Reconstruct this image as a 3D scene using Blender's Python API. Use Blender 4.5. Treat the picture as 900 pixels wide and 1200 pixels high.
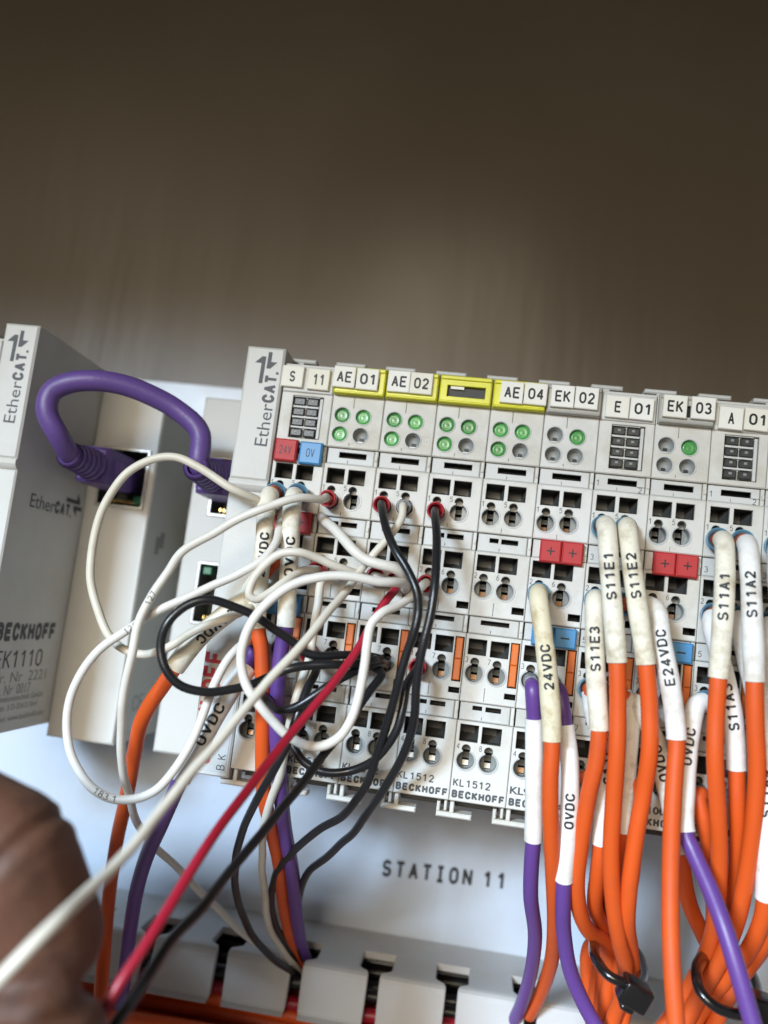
import bpy, bmesh, math, random
from mathutils import Vector, Matrix, noise
from mathutils.geometry import delaunay_2d_cdt

random.seed(7)
scene = bpy.context.scene
for o in list(bpy.data.objects):
    bpy.data.objects.remove(o)
COL = scene.collection
S = 0.001                      # all lengths below are in millimetres

# ------------------------------------------------------------------ camera
# panel coordinates: u to the right along the rail, v up, w into the cabinet
# (w = 0 is the front face of the terminals).  Blender: X = u, Y = w, Z = v.
F_PX = 998.577
CAM = (49.793, -31.539, -187.560)
R3 = ((0.98710759, -0.11985624, 0.10608056),
      (0.10530226, 0.98543354, 0.13353712),
      (-0.12054059, -0.12064498, 0.98535007))
def axis(r, s):
    return Vector((R3[r][0] * s, R3[r][2] * s, -R3[r][1] * s))
cam_d = bpy.data.cameras.new('camera')
cam = bpy.data.objects.new('camera', cam_d)
COL.objects.link(cam)
ax, ay, az = axis(0, 1), axis(1, -1), axis(2, -1)
cam.matrix_world = Matrix(((ax.x, ay.x, az.x, CAM[0] * S), (ax.y, ay.y, az.y, CAM[2] * S),
                           (ax.z, ay.z, az.z, CAM[1] * S), (0, 0, 0, 1)))
cam_d.sensor_fit = 'VERTICAL'
cam_d.sensor_height = 36.0
cam_d.sensor_width = 27.0
cam_d.lens = F_PX / 1200 * 36.0
cam_d.clip_start = 0.005
cam_d.clip_end = 50
cam_d.dof.use_dof = True
cam_d.dof.focus_distance = 0.184
cam_d.dof.aperture_fstop = 9.5
scene.camera = cam

# ------------------------------------------------------------------ light
world = bpy.data.worlds.new('World')
scene.world = world
world.use_nodes = True
bg = world.node_tree.nodes['Background']
bg.inputs[0].default_value = (0.95, 0.93, 0.90, 1)
bg.inputs[1].default_value = 0.21

def area(name, loc, target, sx, sy, power, col):
    d = bpy.data.lights.new(name, 'AREA')
    d.shape = 'RECTANGLE'; d.size = sx; d.size_y = sy
    d.energy = power; d.color = col
    o = bpy.data.objects.new(name, d)
    COL.objects.link(o)
    o.location = loc
    o.rotation_euler = (Vector(target) - Vector(loc)).to_track_quat('-Z', 'Y').to_euler()
    return o
# cool daylight from a window high at the front left (the cabinet roof keeps it off the upper half), warm room light at the front
area('window_daylight', (-0.62, -1.40, 0.452), (0.02, 0.0, -0.07), 0.30, 0.24, 51, (0.57, 0.77, 1.0))
area('room_light', (-0.22, -1.20, 0.27), (0.03, 0.0, 0.0), 0.6, 0.34, 11.8, (1.0, 0.86, 0.66))

scene.view_settings.view_transform = 'Standard'
scene.view_settings.look = 'None'
scene.view_settings.exposure = 0.0
scene.view_settings.gamma = 1.0
scene.render.engine = 'CYCLES'
scene.cycles.max_bounces = 6
scene.cycles.use_denoising = True

# ------------------------------------------------------------------ projection helpers
def at(px, py, w):
    """point seen at pixel (px,py) of the 900x1200 photograph, at depth w"""
    d = ((px - 450) / F_PX, (py - 600) / F_PX, 1.0)
    du = sum(R3[i][0] * d[i] for i in range(3))
    dn = sum(R3[i][1] * d[i] for i in range(3))
    dw = sum(R3[i][2] * d[i] for i in range(3))
    s = (w - CAM[2]) / dw
    return Vector((CAM[0] + s * du, w, CAM[1] - s * dn))       # (u, w, v)

def P(u, v, w):
    return Vector((u, w, v))
CAMV = Vector((CAM[0], CAM[2], CAM[1]))

# ------------------------------------------------------------------ materials
def mat(name, col, rough=0.4, metal=0.0, noise=0.0, nscale=300.0, dirt_or_glow=None, dirt_or_glow_amt=0.0, dscale=120.0,
        bump=0.0, bscale=900.0, trans=0.0, sss=0.0, coat=0.0, spec=0.5, vary=0.0):
    m = bpy.data.materials.new(name)
    m.use_nodes = True
    nt = m.node_tree
    b = nt.nodes['Principled BSDF']
    b.inputs['Base Color'].default_value = (*col, 1)
    b.inputs['Roughness'].default_value = rough
    b.inputs['Metallic'].default_value = metal
    b.inputs['Specular IOR Level'].default_value = spec
    if trans: b.inputs['Transmission Weight'].default_value = trans
    if sss:
        b.inputs['Subsurface Weight'].default_value = sss
        b.inputs['Subsurface Radius'].default_value = (0.001, 0.0008, 0.0006)
        b.inputs['Subsurface Scale'].default_value = 1.0
    if coat: b.inputs['Coat Weight'].default_value = coat
    tc = nt.nodes.new('ShaderNodeTexCoord')
    src = None
    if noise:
        n = nt.nodes.new('ShaderNodeTexNoise'); n.inputs['Scale'].default_value = nscale
        n.inputs['Detail'].default_value = 6
        nt.links.new(tc.outputs['Object'], n.inputs['Vector'])
        mx = nt.nodes.new('ShaderNodeMix'); mx.data_type = 'RGBA'
        mx.inputs[6].default_value = (*[c * (1 - noise) for c in col], 1)
        mx.inputs[7].default_value = (*[min(1, c * (1 + noise)) for c in col], 1)
        nt.links.new(n.outputs['Fac'], mx.inputs[0])
        src = mx.outputs[2]
    if dirt_or_glow:
        n = nt.nodes.new('ShaderNodeTexNoise'); n.inputs['Scale'].default_value = dscale
        n.inputs['Detail'].default_value = 8; n.inputs['Roughness'].default_value = 0.65
        nt.links.new(tc.outputs['Object'], n.inputs['Vector'])
        rp = nt.nodes.new('ShaderNodeValToRGB')
        rp.color_ramp.elements[0].position = 0.48; rp.color_ramp.elements[0].color = (0, 0, 0, 1)
        rp.color_ramp.elements[1].position = 0.74; rp.color_ramp.elements[1].color = (dirt_or_glow_amt,) * 3 + (1,)
        nt.links.new(n.outputs['Fac'], rp.inputs[0])
        mx = nt.nodes.new('ShaderNodeMix'); mx.data_type = 'RGBA'
        nt.links.new(rp.outputs[0], mx.inputs[0])
        if src: nt.links.new(src, mx.inputs[6])
        else: mx.inputs[6].default_value = (*col, 1)
        mx.inputs[7].default_value = (*dirt_or_glow, 1)
        src = mx.outputs[2]
        rr = nt.nodes.new('ShaderNodeMapRange')
        rr.inputs['To Min'].default_value = rough; rr.inputs['To Max'].default_value = min(1, rough + 0.25)
        nt.links.new(n.outputs['Fac'], rr.inputs[0]); nt.links.new(rr.outputs[0], b.inputs['Roughness'])
    if vary:                                     # every moulding is a slightly different shade
        oi = nt.nodes.new('ShaderNodeObjectInfo')
        mr = nt.nodes.new('ShaderNodeMapRange'); mr.inputs['To Min'].default_value = 1 - vary; mr.inputs['To Max'].default_value = 1 + vary * 0.4
        nt.links.new(oi.outputs['Random'], mr.inputs[0])
        hs = nt.nodes.new('ShaderNodeHueSaturation')
        m2 = nt.nodes.new('ShaderNodeMapRange'); pale = min(col) > 0.3
        m2.inputs['To Min'].default_value = 1.5 if pale else 1.0; m2.inputs['To Max'].default_value = 0.7 if pale else 1.0
        nt.links.new(oi.outputs['Random'], m2.inputs[0]); nt.links.new(m2.outputs[0], hs.inputs['Saturation'])
        nt.links.new(mr.outputs[0], hs.inputs['Value'])
        if src: nt.links.new(src, hs.inputs['Color'])
        else: hs.inputs['Color'].default_value = (*col, 1)
        src = hs.outputs[0]
    if src: nt.links.new(src, b.inputs['Base Color'])
    if bump:
        n = nt.nodes.new('ShaderNodeTexNoise'); n.inputs['Scale'].default_value = bscale
        n.inputs['Detail'].default_value = 4
        nt.links.new(tc.outputs['Object'], n.inputs['Vector'])
        bp = nt.nodes.new('ShaderNodeBump'); bp.inputs['Strength'].default_value = bump
        bp.inputs['Distance'].default_value = 0.0003
        nt.links.new(n.outputs['Fac'], bp.inputs['Height'])
        nt.links.new(bp.outputs[0], b.inputs['Normal'])
    return m

M = dict(
    shell=mat('light_plastic', (0.64, 0.625, 0.58), 0.42, vary=0.07, noise=0.05, nscale=90, dirt_or_glow=(0.38, 0.34, 0.25), dirt_or_glow_amt=0.6, dscale=75, bump=0.15, bscale=2500),
    bar=mat('bar_plastic', (0.58, 0.575, 0.545), 0.45, vary=0.07, noise=0.05, nscale=120, dirt_or_glow=(0.36, 0.33, 0.25), dirt_or_glow_amt=0.5, dscale=110),
    box=mat('housing_plastic', (0.60, 0.59, 0.55), 0.45, noise=0.03, nscale=60, dirt_or_glow=(0.42, 0.39, 0.31), dirt_or_glow_amt=0.25, dscale=45, bump=0.2, bscale=2200),
    rim=mat('rim_plastic', (0.50, 0.51, 0.50), 0.3),
    socket=mat('socket_plastic', (0.21, 0.22, 0.21), 0.3, vary=0.3, noise=0.15, nscale=400),
    pocket=mat('pocket_plastic', (0.075, 0.075, 0.068), 0.45, noise=0.25, nscale=500),
    dark=mat('dark_gap', (0.012, 0.012, 0.012), 0.5),
    yellow=mat('yellow_holder', (0.62, 0.61, 0.012), 0.28, noise=0.12, nscale=300),
    clear=mat('clear_holder', (0.55, 0.54, 0.48), 0.2, trans=0.25),
    tag=mat('tag_plastic', (0.80, 0.775, 0.69), 0.5, vary=0.05, noise=0.02, nscale=100, dirt_or_glow=(0.6, 0.54, 0.42), dirt_or_glow_amt=0.25, dscale=160),
    ink=mat('black_ink', (0.012, 0.012, 0.014), 0.55),
    grey_ink=mat('grey_ink', (0.07, 0.072, 0.078), 0.6),
    pale_ink=mat('pale_ink', (0.30, 0.29, 0.26), 0.6),
    red_ink=mat('red_ink', (0.50, 0.022, 0.035), 0.5),
    red_tag=mat('red_tag_plastic', (0.46, 0.025, 0.028), 0.45, noise=0.1, nscale=200, dirt_or_glow=(0.25, 0.05, 0.04), dirt_or_glow_amt=0.4),
    blue_tag=mat('blue_tag_plastic', (0.06, 0.25, 0.50), 0.45, noise=0.1, nscale=200),
    latch=mat('orange_latch', (0.66, 0.15, 0.025), 0.4, noise=0.1, nscale=150),
    green=mat('green_lens', (0.09, 0.34, 0.09), 0.28, vary=0.25, noise=0.2, nscale=300),
    lens=mat('grey_lens', (0.25, 0.255, 0.24), 0.5),
    black_lens=mat('smoked_lens', (0.035, 0.037, 0.035), 0.4, noise=0.5, nscale=900),
    metal=mat('spring_steel', (0.42, 0.42, 0.40), 0.42, metal=1.0, noise=0.15, nscale=500),
    copper=mat('copper_clamp', (0.40, 0.23, 0.13), 0.5, metal=1.0, noise=0.2, nscale=500),
    white=mat('white_wire_pvc', (0.68, 0.64, 0.56), 0.38, vary=0.07, noise=0.05, nscale=120, dirt_or_glow=(0.42, 0.35, 0.25), dirt_or_glow_amt=0.35, dscale=110, bump=0.1),
    sleeve=mat('sleeve_pvc', (0.77, 0.715, 0.575), 0.5, vary=0.1, noise=0.05, nscale=110, dirt_or_glow=(0.34, 0.25, 0.12), dirt_or_glow_amt=0.9, dscale=210, bump=0.2),
    sleeve2=mat('clean_sleeve_pvc', (0.78, 0.76, 0.72), 0.5, noise=0.04, nscale=110, dirt_or_glow=(0.42, 0.33, 0.20), dirt_or_glow_amt=0.7, dscale=190, bump=0.15),
    orange=mat('orange_pvc', (0.66, 0.09, 0.010), 0.38, vary=0.05, noise=0.08, nscale=60, dirt_or_glow=(0.36, 0.06, 0.02), dirt_or_glow_amt=0.5, dscale=60, bump=0.1, bscale=1500),
    purple=mat('violet_pvc', (0.115, 0.048, 0.23), 0.4, noise=0.08, nscale=80, bump=0.1, bscale=1500),
    ether=mat('ethernet_jacket', (0.115, 0.062, 0.235), 0.45, noise=0.08, nscale=80, bump=0.25, bscale=1200),
    black=mat('black_pvc', (0.012, 0.012, 0.013), 0.32, noise=0.2, nscale=100, bump=0.1, bscale=1500),
    red=mat('red_pvc', (0.33, 0.009, 0.026), 0.38, noise=0.1, nscale=80, bump=0.1, bscale=1500),
    ferrule_red=mat('red_ferrule', (0.36, 0.02, 0.03), 0.3, noise=0.1, nscale=300, sss=0.2),
    ferrule_blue=mat('blue_ferrule', (0.10, 0.24, 0.33), 0.28, noise=0.1, nscale=300, trans=0.15),
    ferrule_grey=mat('grey_ferrule', (0.22, 0.23, 0.24), 0.35),
    tie=mat('black_nylon', (0.008, 0.007, 0.007), 0.25, coat=0.3),
    plate=mat('plate_paint', (0.53, 0.585, 0.66), 0.18, noise=0.03, nscale=20, dirt_or_glow=(0.42, 0.40, 0.36), dirt_or_glow_amt=0.4, dscale=28, bump=0.06, bscale=120),
    duct=mat('duct_plastic', (0.50, 0.49, 0.475), 0.40, noise=0.05, nscale=60, dirt_or_glow=(0.33, 0.29, 0.22), dirt_or_glow_amt=0.4, dscale=40, bump=0.1),
    ceil=mat('back_wall_paint', (0.112, 0.089, 0.061), 0.27, noise=0.05, nscale=14, dirt_or_glow=(0.165, 0.135, 0.095), dirt_or_glow_amt=0.4, dscale=5, bump=0.08, bscale=200),  # paler blotches in the colour stand in for a soft reflected glow
    skin=mat('skin', (0.12, 0.050, 0.027), 0.5, noise=0.3, nscale=110, dirt_or_glow=(0.035, 0.014, 0.008), dirt_or_glow_amt=0.7, dscale=160, bump=0.3, bscale=700, sss=0.25),
    pcb=mat('jack_green', (0.02, 0.16, 0.07), 0.3),
    gold=mat('contact_gold', (0.8, 0.55, 0.2), 0.3, metal=1.0),
)

# the back wall is rolled sheet: its fine waviness runs vertically and draws reflections into streaks
_nt = M['ceil'].node_tree
_bp = [n for n in _nt.nodes if n.type == 'BUMP'][0]
_nz = _bp.inputs['Height'].links[0].from_node
_mp = _nt.nodes.new('ShaderNodeMapping'); _mp.inputs['Scale'].default_value = (1.0, 1.0, 0.16)
_nt.links.new([n for n in _nt.nodes if n.type == 'TEX_COORD'][0].outputs['Object'], _mp.inputs['Vector'])
_nt.links.new(_mp.outputs[0], _nz.inputs['Vector'])
_nz.inputs['Scale'].default_value = 55; _nz.inputs['Detail'].default_value = 3
_bp.inputs['Strength'].default_value = 0.35; _bp.inputs['Distance'].default_value = 0.0012

# ------------------------------------------------------------------ mesh helpers
class MB:
    """collects polygons in (u, w, v) millimetres"""
    def __init__(self):
        self.v = []; self.f = []; self.mi = []; self.sm = []
    def add(self, verts, faces, mi=0, smooth=False):
        o = len(self.v)
        self.v += [Vector(p) for p in verts]
        for f in faces:
            self.f.append([i + o for i in f]); self.mi.append(mi); self.sm.append(smooth)
    def box(self, u0, u1, v0, v1, w0, w1, mi=0, ch=0.0):
        """box; ch chamfers the front (low w) edges"""
        u0, u1 = min(u0, u1), max(u0, u1); v0, v1 = min(v0, v1), max(v0, v1)
        rings = []
        if ch: rings.append((ch, w0)); rings.append((0, w0 + ch))
        else: rings.append((0, w0))
        rings.append((0, w1))
        vs = []
        for c, w in rings:
            vs += [(u0 + c, w, v0 + c), (u1 - c, w, v0 + c), (u1 - c, w, v1 - c), (u0 + c, w, v1 - c)]
        fs = [(0, 1, 2, 3)]
        for r in range(len(rings) - 1):
            for i in range(4):
                a = r * 4 + i; b = r * 4 + (i + 1) % 4
                fs.append((a, b, b + 4, a + 4))
        n = (len(rings) - 1) * 4
        fs.append((n + 3, n + 2, n + 1, n))
        self.add(vs, fs, mi)
    def pocket(self, poly, w0, w1, mi_wall=0, mi_floor=0):
        n = len(poly)
        vs = [(u, w0, v) for u, v in poly] + [(u, w1, v) for u, v in poly]
        self.add(vs, [(i, (i + 1) % n, n + (i + 1) % n, n + i) for i in range(n)], mi_wall)
        self.add([(u, w1, v) for u, v in poly], [tuple(range(n))], mi_floor)
    def face_holes(self, outline, holes, w, mi=0):
        pts = []; edges = []
        for loop in [outline] + holes:
            b = len(pts); n = len(loop)
            pts += [Vector(p) for p in loop]
            edges += [(b + i, b + (i + 1) % n) for i in range(n)]
        r = delaunay_2d_cdt(pts, edges, [], 0, 1e-5)
        vs, fs = r[0], r[2]
        keep = []
        for f in fs:
            c = sum((vs[i] for i in f), Vector((0, 0))) / len(f)
            if inside(c, outline) and not any(inside(c, h) for h in holes):
                keep.append(tuple(f))
        self.add([(p.x, w, p.y) for p in vs], keep, mi)
    def slab(self, u0, u1, v0, v1, w0, w1, holes=(), ch=0.22, hch=0.1, mi=0, wall=0.7):
        """front plate with chamfered outline, holes with chamfered rims and side walls back to w1"""
        u0, u1 = min(u0, u1), max(u0, u1); v0, v1 = min(v0, v1), max(v0, v1)
        rect = lambda c: [(u0 + c, v0 + c), (u1 - c, v0 + c), (u1 - c, v1 - c), (u0 + c, v1 - c)]
        hs = [offset(h, hch) for h in holes]
        self.face_holes(rect(ch), hs, w0, mi)
        loops = [(rect(ch), w0), (rect(0), w0 + ch), (rect(0), w1)]
        for (a, wa), (b, wb) in zip(loops, loops[1:]):
            self.add([(p[0], wa, p[1]) for p in a] + [(p[0], wb, p[1]) for p in b],
                     [(i, (i + 1) % 4, 4 + (i + 1) % 4, 4 + i) for i in range(4)], mi)
        for h, ho in zip(holes, hs):
            n = len(h)
            lp = [(ho, w0), (h, w0 + hch), (h, w0 + wall)]
            for (a, wa), (b, wb) in zip(lp, lp[1:]):
                self.add([(p[0], wa, p[1]) for p in a] + [(p[0], wb, p[1]) for p in b],
                         [(i, (i + 1) % n, n + (i + 1) % n, n + i) for i in range(n)], mi)
    def tube(self, pts, rad, seg=12, cap=True, mi=0, squash=1.0):
        fr = frames(pts)
        vs = []
        for i, (p, T, N, B) in enumerate(fr):
            r = rad(i / (len(fr) - 1)) if callable(rad) else rad
            for k in range(seg):
                a = 2 * math.pi * k / seg
                vs.append(p + N * (math.cos(a) * r * squash) + B * (math.sin(a) * r))
        fs = []
        for i in range(len(fr) - 1):
            for k in range(seg):
                a = i * seg + k; b = i * seg + (k + 1) % seg
                fs.append((a, b, b + seg, a + seg))
        self.add(vs, fs, mi, True)
        if cap:
            n = len(vs)
            self.add(vs[:seg], [tuple(range(seg))], mi)
            self.add(vs[n - seg:], [tuple(range(seg))], mi)
    def lathe(self, base, axis_, prof, seg=20, mi=0):
        """prof: (distance along axis, radius)"""
        A = Vector(axis_).normalized()
        X = A.orthogonal().normalized(); Y = A.cross(X)
        vs = []
        for d, r in prof:
            for k in range(seg):
                a = 2 * math.pi * k / seg
                vs.append(Vector(base) + A * d + (X * math.cos(a) + Y * math.sin(a)) * r)
        fs = [(i * seg + k, i * seg + (k + 1) % seg, (i + 1) * seg + (k + 1) % seg, (i + 1) * seg + k)
              for i in range(len(prof) - 1) for k in range(seg)]
        self.add(vs, fs, mi, True)
    def mesh(self, name, mats, origin=(0, 0, 0)):
        o = Vector(origin)
        me = bpy.data.meshes.new(name)
        me.from_pydata([((p - o) * S)[:] for p in self.v], [], self.f)
        for m in (mats if isinstance(mats, (list, tuple)) else [mats]):
            me.materials.append(m)
        me.polygons.foreach_set('material_index', self.mi)
        me.polygons.foreach_set('use_smooth', self.sm)
        bm = bmesh.new(); bm.from_mesh(me)
        bmesh.ops.remove_doubles(bm, verts=bm.verts, dist=1e-7)
        bmesh.ops.recalc_face_normals(bm, faces=bm.faces)
        bm.to_mesh(me); bm.free()
        me.update()
        return me

def inside(p, poly):
    x, y = p[0], p[1]; r = False; n = len(poly); j = n - 1
    for i in range(n):
        xi, yi = poly[i][0], poly[i][1]; xj, yj = poly[j][0], poly[j][1]
        if (yi > y) != (yj > y) and x < (xj - xi) * (y - yi) / (yj - yi) + xi: r = not r
        j = i
    return r

def offset(poly, d):
    n = len(poly); out = []
    area2 = sum(poly[i][0] * poly[(i + 1) % n][1] - poly[(i + 1) % n][0] * poly[i][1] for i in range(n))
    sg = 1 if area2 > 0 else -1
    for i in range(n):
        a = Vector(poly[i - 1]); b = Vector(poly[i]); c = Vector(poly[(i + 1) % n])
        n1 = Vector(((b - a).y, -(b - a).x)).normalized(); n2 = Vector(((c - b).y, -(c - b).x)).normalized()
        m = n1 + n2
        if m.length < 0.3: m = n1
        m.normalize()
        k = d / max(0.5, m.dot(n1))
        out.append(tuple(b + m * k * sg))
    return out

def rect(u0, v0, u1, v1):
    return [(min(u0, u1), min(v0, v1)), (max(u0, u1), min(v0, v1)), (max(u0, u1), max(v0, v1)), (min(u0, u1), max(v0, v1))]

def circ(cu, cv, r, n=20):
    return [(cu + r * math.cos(2 * math.pi * i / n), cv + r * math.sin(2 * math.pi * i / n)) for i in range(n)]

def keyhole(cu, cv, r1=1.85, r2=0.95, d=2.4):
    a = (d * d + r1 * r1 - r2 * r2) / (2 * d); h = math.sqrt(r1 * r1 - a * a)
    t1 = math.atan2(a, h); t2 = math.atan2(a - d, h)
    pts = []
    for i in range(20):                       # big arc, from upper left round the bottom to upper right
        t = math.pi - t1 + (math.pi + 2 * t1) * i / 19
        pts.append((cu + r1 * math.cos(t), cv + r1 * math.sin(t)))
    for i in range(1, 10):
        t = t2 + (math.pi - 2 * t2) * i / 10
        pts.append((cu - 0.08 + r2 * math.cos(t), cv + d + r2 * math.sin(t)))
    return pts

def spline(ctrl, step=0.8):
    """centripetal Catmull-Rom; returns points and the index at each control point"""
    c = [Vector(p) for p in ctrl]
    c = [c[0] * 2 - c[1]] + c + [c[-1] * 2 - c[-2]]
    out = []; idx = []
    for i in range(1, len(c) - 2):
        p0, p1, p2, p3 = c[i - 1:i + 3]
        t = [0]
        for a, b in ((p0, p1), (p1, p2), (p2, p3)):
            t.append(t[-1] + max(1e-4, (b - a).length) ** 0.5)
        n = max(2, int((p2 - p1).length / step))
        idx.append(len(out))
        for k in range(n):
            x = t[1] + (t[2] - t[1]) * k / n
            A1 = p0 * ((t[1] - x) / (t[1] - t[0])) + p1 * ((x - t[0]) / (t[1] - t[0]))
            A2 = p1 * ((t[2] - x) / (t[2] - t[1])) + p2 * ((x - t[1]) / (t[2] - t[1]))
            A3 = p2 * ((t[3] - x) / (t[3] - t[2])) + p3 * ((x - t[2]) / (t[3] - t[2]))
            B1 = A1 * ((t[2] - x) / (t[2] - t[0])) + A2 * ((x - t[0]) / (t[2] - t[0]))
            B2 = A2 * ((t[3] - x) / (t[3] - t[1])) + A3 * ((x - t[1]) / (t[3] - t[1]))
            out.append(B1 * ((t[2] - x) / (t[2] - t[1])) + B2 * ((x - t[1]) / (t[2] - t[1])))
    idx.append(len(out)); out.append(c[-2])
    return out, idx

def frames(pts):
    fr = []; N = None
    for i, p in enumerate(pts):
        T = (pts[min(i + 1, len(pts) - 1)] - pts[max(i - 1, 0)]).normalized()
        if N is None:
            N = T.orthogonal().normalized()
        else:
            N = N - T * N.dot(T)
            N = N.normalized() if N.length > 1e-6 else T.orthogonal().normalized()
        fr.append((p, T, N, T.cross(N)))
    return fr

# ------------------------------------------------------------------ object helpers
def link(name, me, parent=None, loc=None):
    o = bpy.data.objects.new(name, me)
    COL.objects.link(o)
    if parent: o.parent = parent
    if loc is not None: o.location = Vector(loc) * S
    return o

def thing(name, label, cat, loc=(0, 0, 0), group=None):
    o = bpy.data.objects.new(name, None)
    o.empty_display_size = 0.004
    COL.objects.link(o)
    o.location = Vector(loc) * S
    o['label'] = label; o['category'] = cat
    if group: o['group'] = group
    return o

def base(o):
    b = o
    p = Vector((0, 0, 0))
    while b:
        p += b.location / S
        b = b.parent
    return p

def part(name, mb, mats, parent, label=None):
    o = link(name, mb.mesh(name, mats, base(parent)), parent)
    if label: o['label'] = label
    return o

def struct(name, mb, mats):
    o = link(name, mb.mesh(name, mats))
    o['kind'] = 'structure'
    return o

# ------------------------------------------------------------------ lettering
_txt = {}
def _arc(cx, cy, rx, ry, a0, a1):
    n = max(3, int(abs(a1 - a0) / 22))
    return [(cx + rx * math.cos(math.radians(a0 + (a1 - a0) * i / n)), cy + ry * math.sin(math.radians(a0 + (a1 - a0) * i / n))) for i in range(n + 1)]
_O = _arc(.5, .66, .5, .34, 0, 180) + _arc(.5, .34, .5, .34, 180, 360) + [(1, .66)]
GLYPH = {
    'A': [[(0, 0), (.5, 1), (1, 0)], [(.17, .33), (.83, .33)]],
    'B': [[(0, .52), (0, 1), (.55, 1)] + _arc(.55, .76, .38, .24, 80, -90) + [(0, .52)], [(.55, .52)] + _arc(.55, .26, .45, .26, 80, -90) + [(0, 0), (0, .52)]],
    'C': [_arc(.5, .66, .5, .34, 12, 180) + _arc(.5, .34, .5, .34, 180, 348)],
    'D': [[(0, 0), (0, 1), (.45, 1)] + _arc(.5, .62, .5, .38, 80, 0) + _arc(.5, .38, .5, .38, 0, -80) + [(.45, 0), (0, 0)]],
    'E': [[(1, 1), (0, 1), (0, 0), (1, 0)], [(0, .52), (.85, .52)]],
    'F': [[(1, 1), (0, 1), (0, 0)], [(0, .5), (.85, .5)]],
    'H': [[(0, 0), (0, 1)], [(1, 0), (1, 1)], [(0, .52), (1, .52)]],
    'I': [[(.5, 0), (.5, 1)], [(.15, 0), (.85, 0)], [(.15, 1), (.85, 1)]],
    'K': [[(0, 0), (0, 1)], [(1, 1), (0, .4)], [(.3, .6), (1, 0)]],
    'L': [[(0, 1), (0, 0), (.9, 0)]],
    'N': [[(0, 0), (0, 1), (1, 0), (1, 1)]],
    'O': [_O], '0': [_O],
    'S': [_arc(.5, .745, .47, .255, 25, 262) + _arc(.5, .255, .5, .255, 82, -155)],
    'T': [[(0, 1), (1, 1)], [(.5, 1), (.5, 0)]],
    'V': [[(0, 1), (.5, 0), (1, 1)]],
    '1': [[(.12, .76), (.58, 1), (.58, 0)]],
    '2': [_arc(.5, .72, .46, .28, 165, -28) + [(0.02, 0), (1, 0)]],
    '3': [_arc(.47, .75, .44, .25, 150, -80) + _arc(.47, .26, .5, .26, 80, -150)],
    '4': [[(.72, 0), (.72, 1), (0, .28), (1, .28)]],
    '5': [[(.92, 1), (.14, 1), (.07, .53)] + _arc(.47, .33, .5, .33, 125, -150)],
    '6': [_arc(.5, .31, .48, .31, 0, 360), [(.03, .36), (.14, .72), (.42, .96), (.85, 1)]],
    '7': [[(0, 1), (1, 1), (.35, 0)]],
    '8': [_arc(.5, .76, .41, .24, 0, 360), _arc(.5, .26, .5, .26, 0, 360)],
    '.': [[(.2, 0), (.2, .02)]],
}
_gl = {}
def _glyph(ch, t):
    if (ch, t) in _gl: return _gl[ch, t]
    w = 0.2 if ch == '.' else 0.5
    pts = []; faces = []
    for line in GLYPH[ch]:
        q = [Vector((t + px_ * w, t + py_ * (1 - 2 * t))) for px_, py_ in line]
        for a, b in zip(q, q[1:]):
            d = (b - a)
            if d.length < 1e-6: continue
            d.normalize(); n = Vector((-d.y, d.x)) * t
            e = d * (t * 0.35)
            o = len(pts)
            pts += [a - e - n, b + e - n, b + e + n, a - e + n]
            faces.append([o, o + 1, o + 2, o + 3])
    r = delaunay_2d_cdt(pts, [], faces, 1, 1e-5)
    quads = [[tuple(pts[i]) for i in f] for f in faces]
    tri = []
    for f in r[2]:
        c = sum((r[0][i] for i in f), Vector((0, 0))) / len(f)
        if any(inside(c, q) for q in quads): tri.append(tuple(f))
    _gl[ch, t] = ([(p.x, p.y) for p in r[0]], tri, w)
    return _gl[ch, t]

def _stroke_text(s, t, spacing):
    """condensed sign lettering made of strokes, merged into one flat outline"""
    vs = []; fs = []; x = 0.0
    for ch in s:
        if ch == ' ':
            x += 0.42 * spacing; continue
        v, f, w = _glyph(ch, t)
        o = len(vs)
        vs += [(p[0] + x, p[1]) for p in v]
        fs += [tuple(i + o for i in q) for q in f]
        x += (w + 2 * t + 0.13) * spacing
    return vs, fs

def text2d(s, bold=0.0, spacing=1.0):
    """outline of a string as 2D triangles"""
    key = (s, bold, spacing)
    if key in _txt: return _txt[key]
    if all(c in GLYPH or c == ' ' for c in s):
        vs, fs = _stroke_text(s, 0.055 + bold, spacing)
    else:
        cu = bpy.data.curves.new('text', 'FONT')
        cu.body = s; cu.size = 1.0; cu.offset = bold; cu.resolution_u = 3; cu.space_character = spacing
        ob = bpy.data.objects.new('text', cu)
        COL.objects.link(ob)
        bpy.context.view_layer.update()
        me = bpy.data.meshes.new_from_object(ob.evaluated_get(bpy.context.evaluated_depsgraph_get()))
        vs = [(v.co.x, v.co.y) for v in me.vertices]
        fs = [tuple(p.vertices) for p in me.polygons]
        bpy.data.objects.remove(ob); bpy.data.curves.remove(cu); bpy.data.meshes.remove(me)
    x0 = min(v[0] for v in vs); x1 = max(v[0] for v in vs)
    y0 = min(v[1] for v in vs); y1 = max(v[1] for v in vs)
    _txt[key] = (vs, fs, x0, x1, y0, y1)
    return _txt[key]

def write(mb, s, pos, xdir, ydir, width=None, height=1.0, bold=0.0, align='l', mi=0, spacing=1.0):
    """flat lettering: pos = lower left of the string, scaled to width x height"""
    vs, fs, x0, x1, y0, y1 = text2d(s, bold, spacing)
    sy = height / (y1 - y0)
    sx = width / (x1 - x0) if width else sy
    X = Vector(xdir).normalized(); Y = Vector(ydir).normalized()
    off = {'l': 0.0, 'c': -0.5, 'r': -1.0}[align] * (x1 - x0) * sx
    mb.add([Vector(pos) + X * ((x - x0) * sx + off) + Y * ((y - y0) * sy) for x, y in vs], fs, mi)

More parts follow.
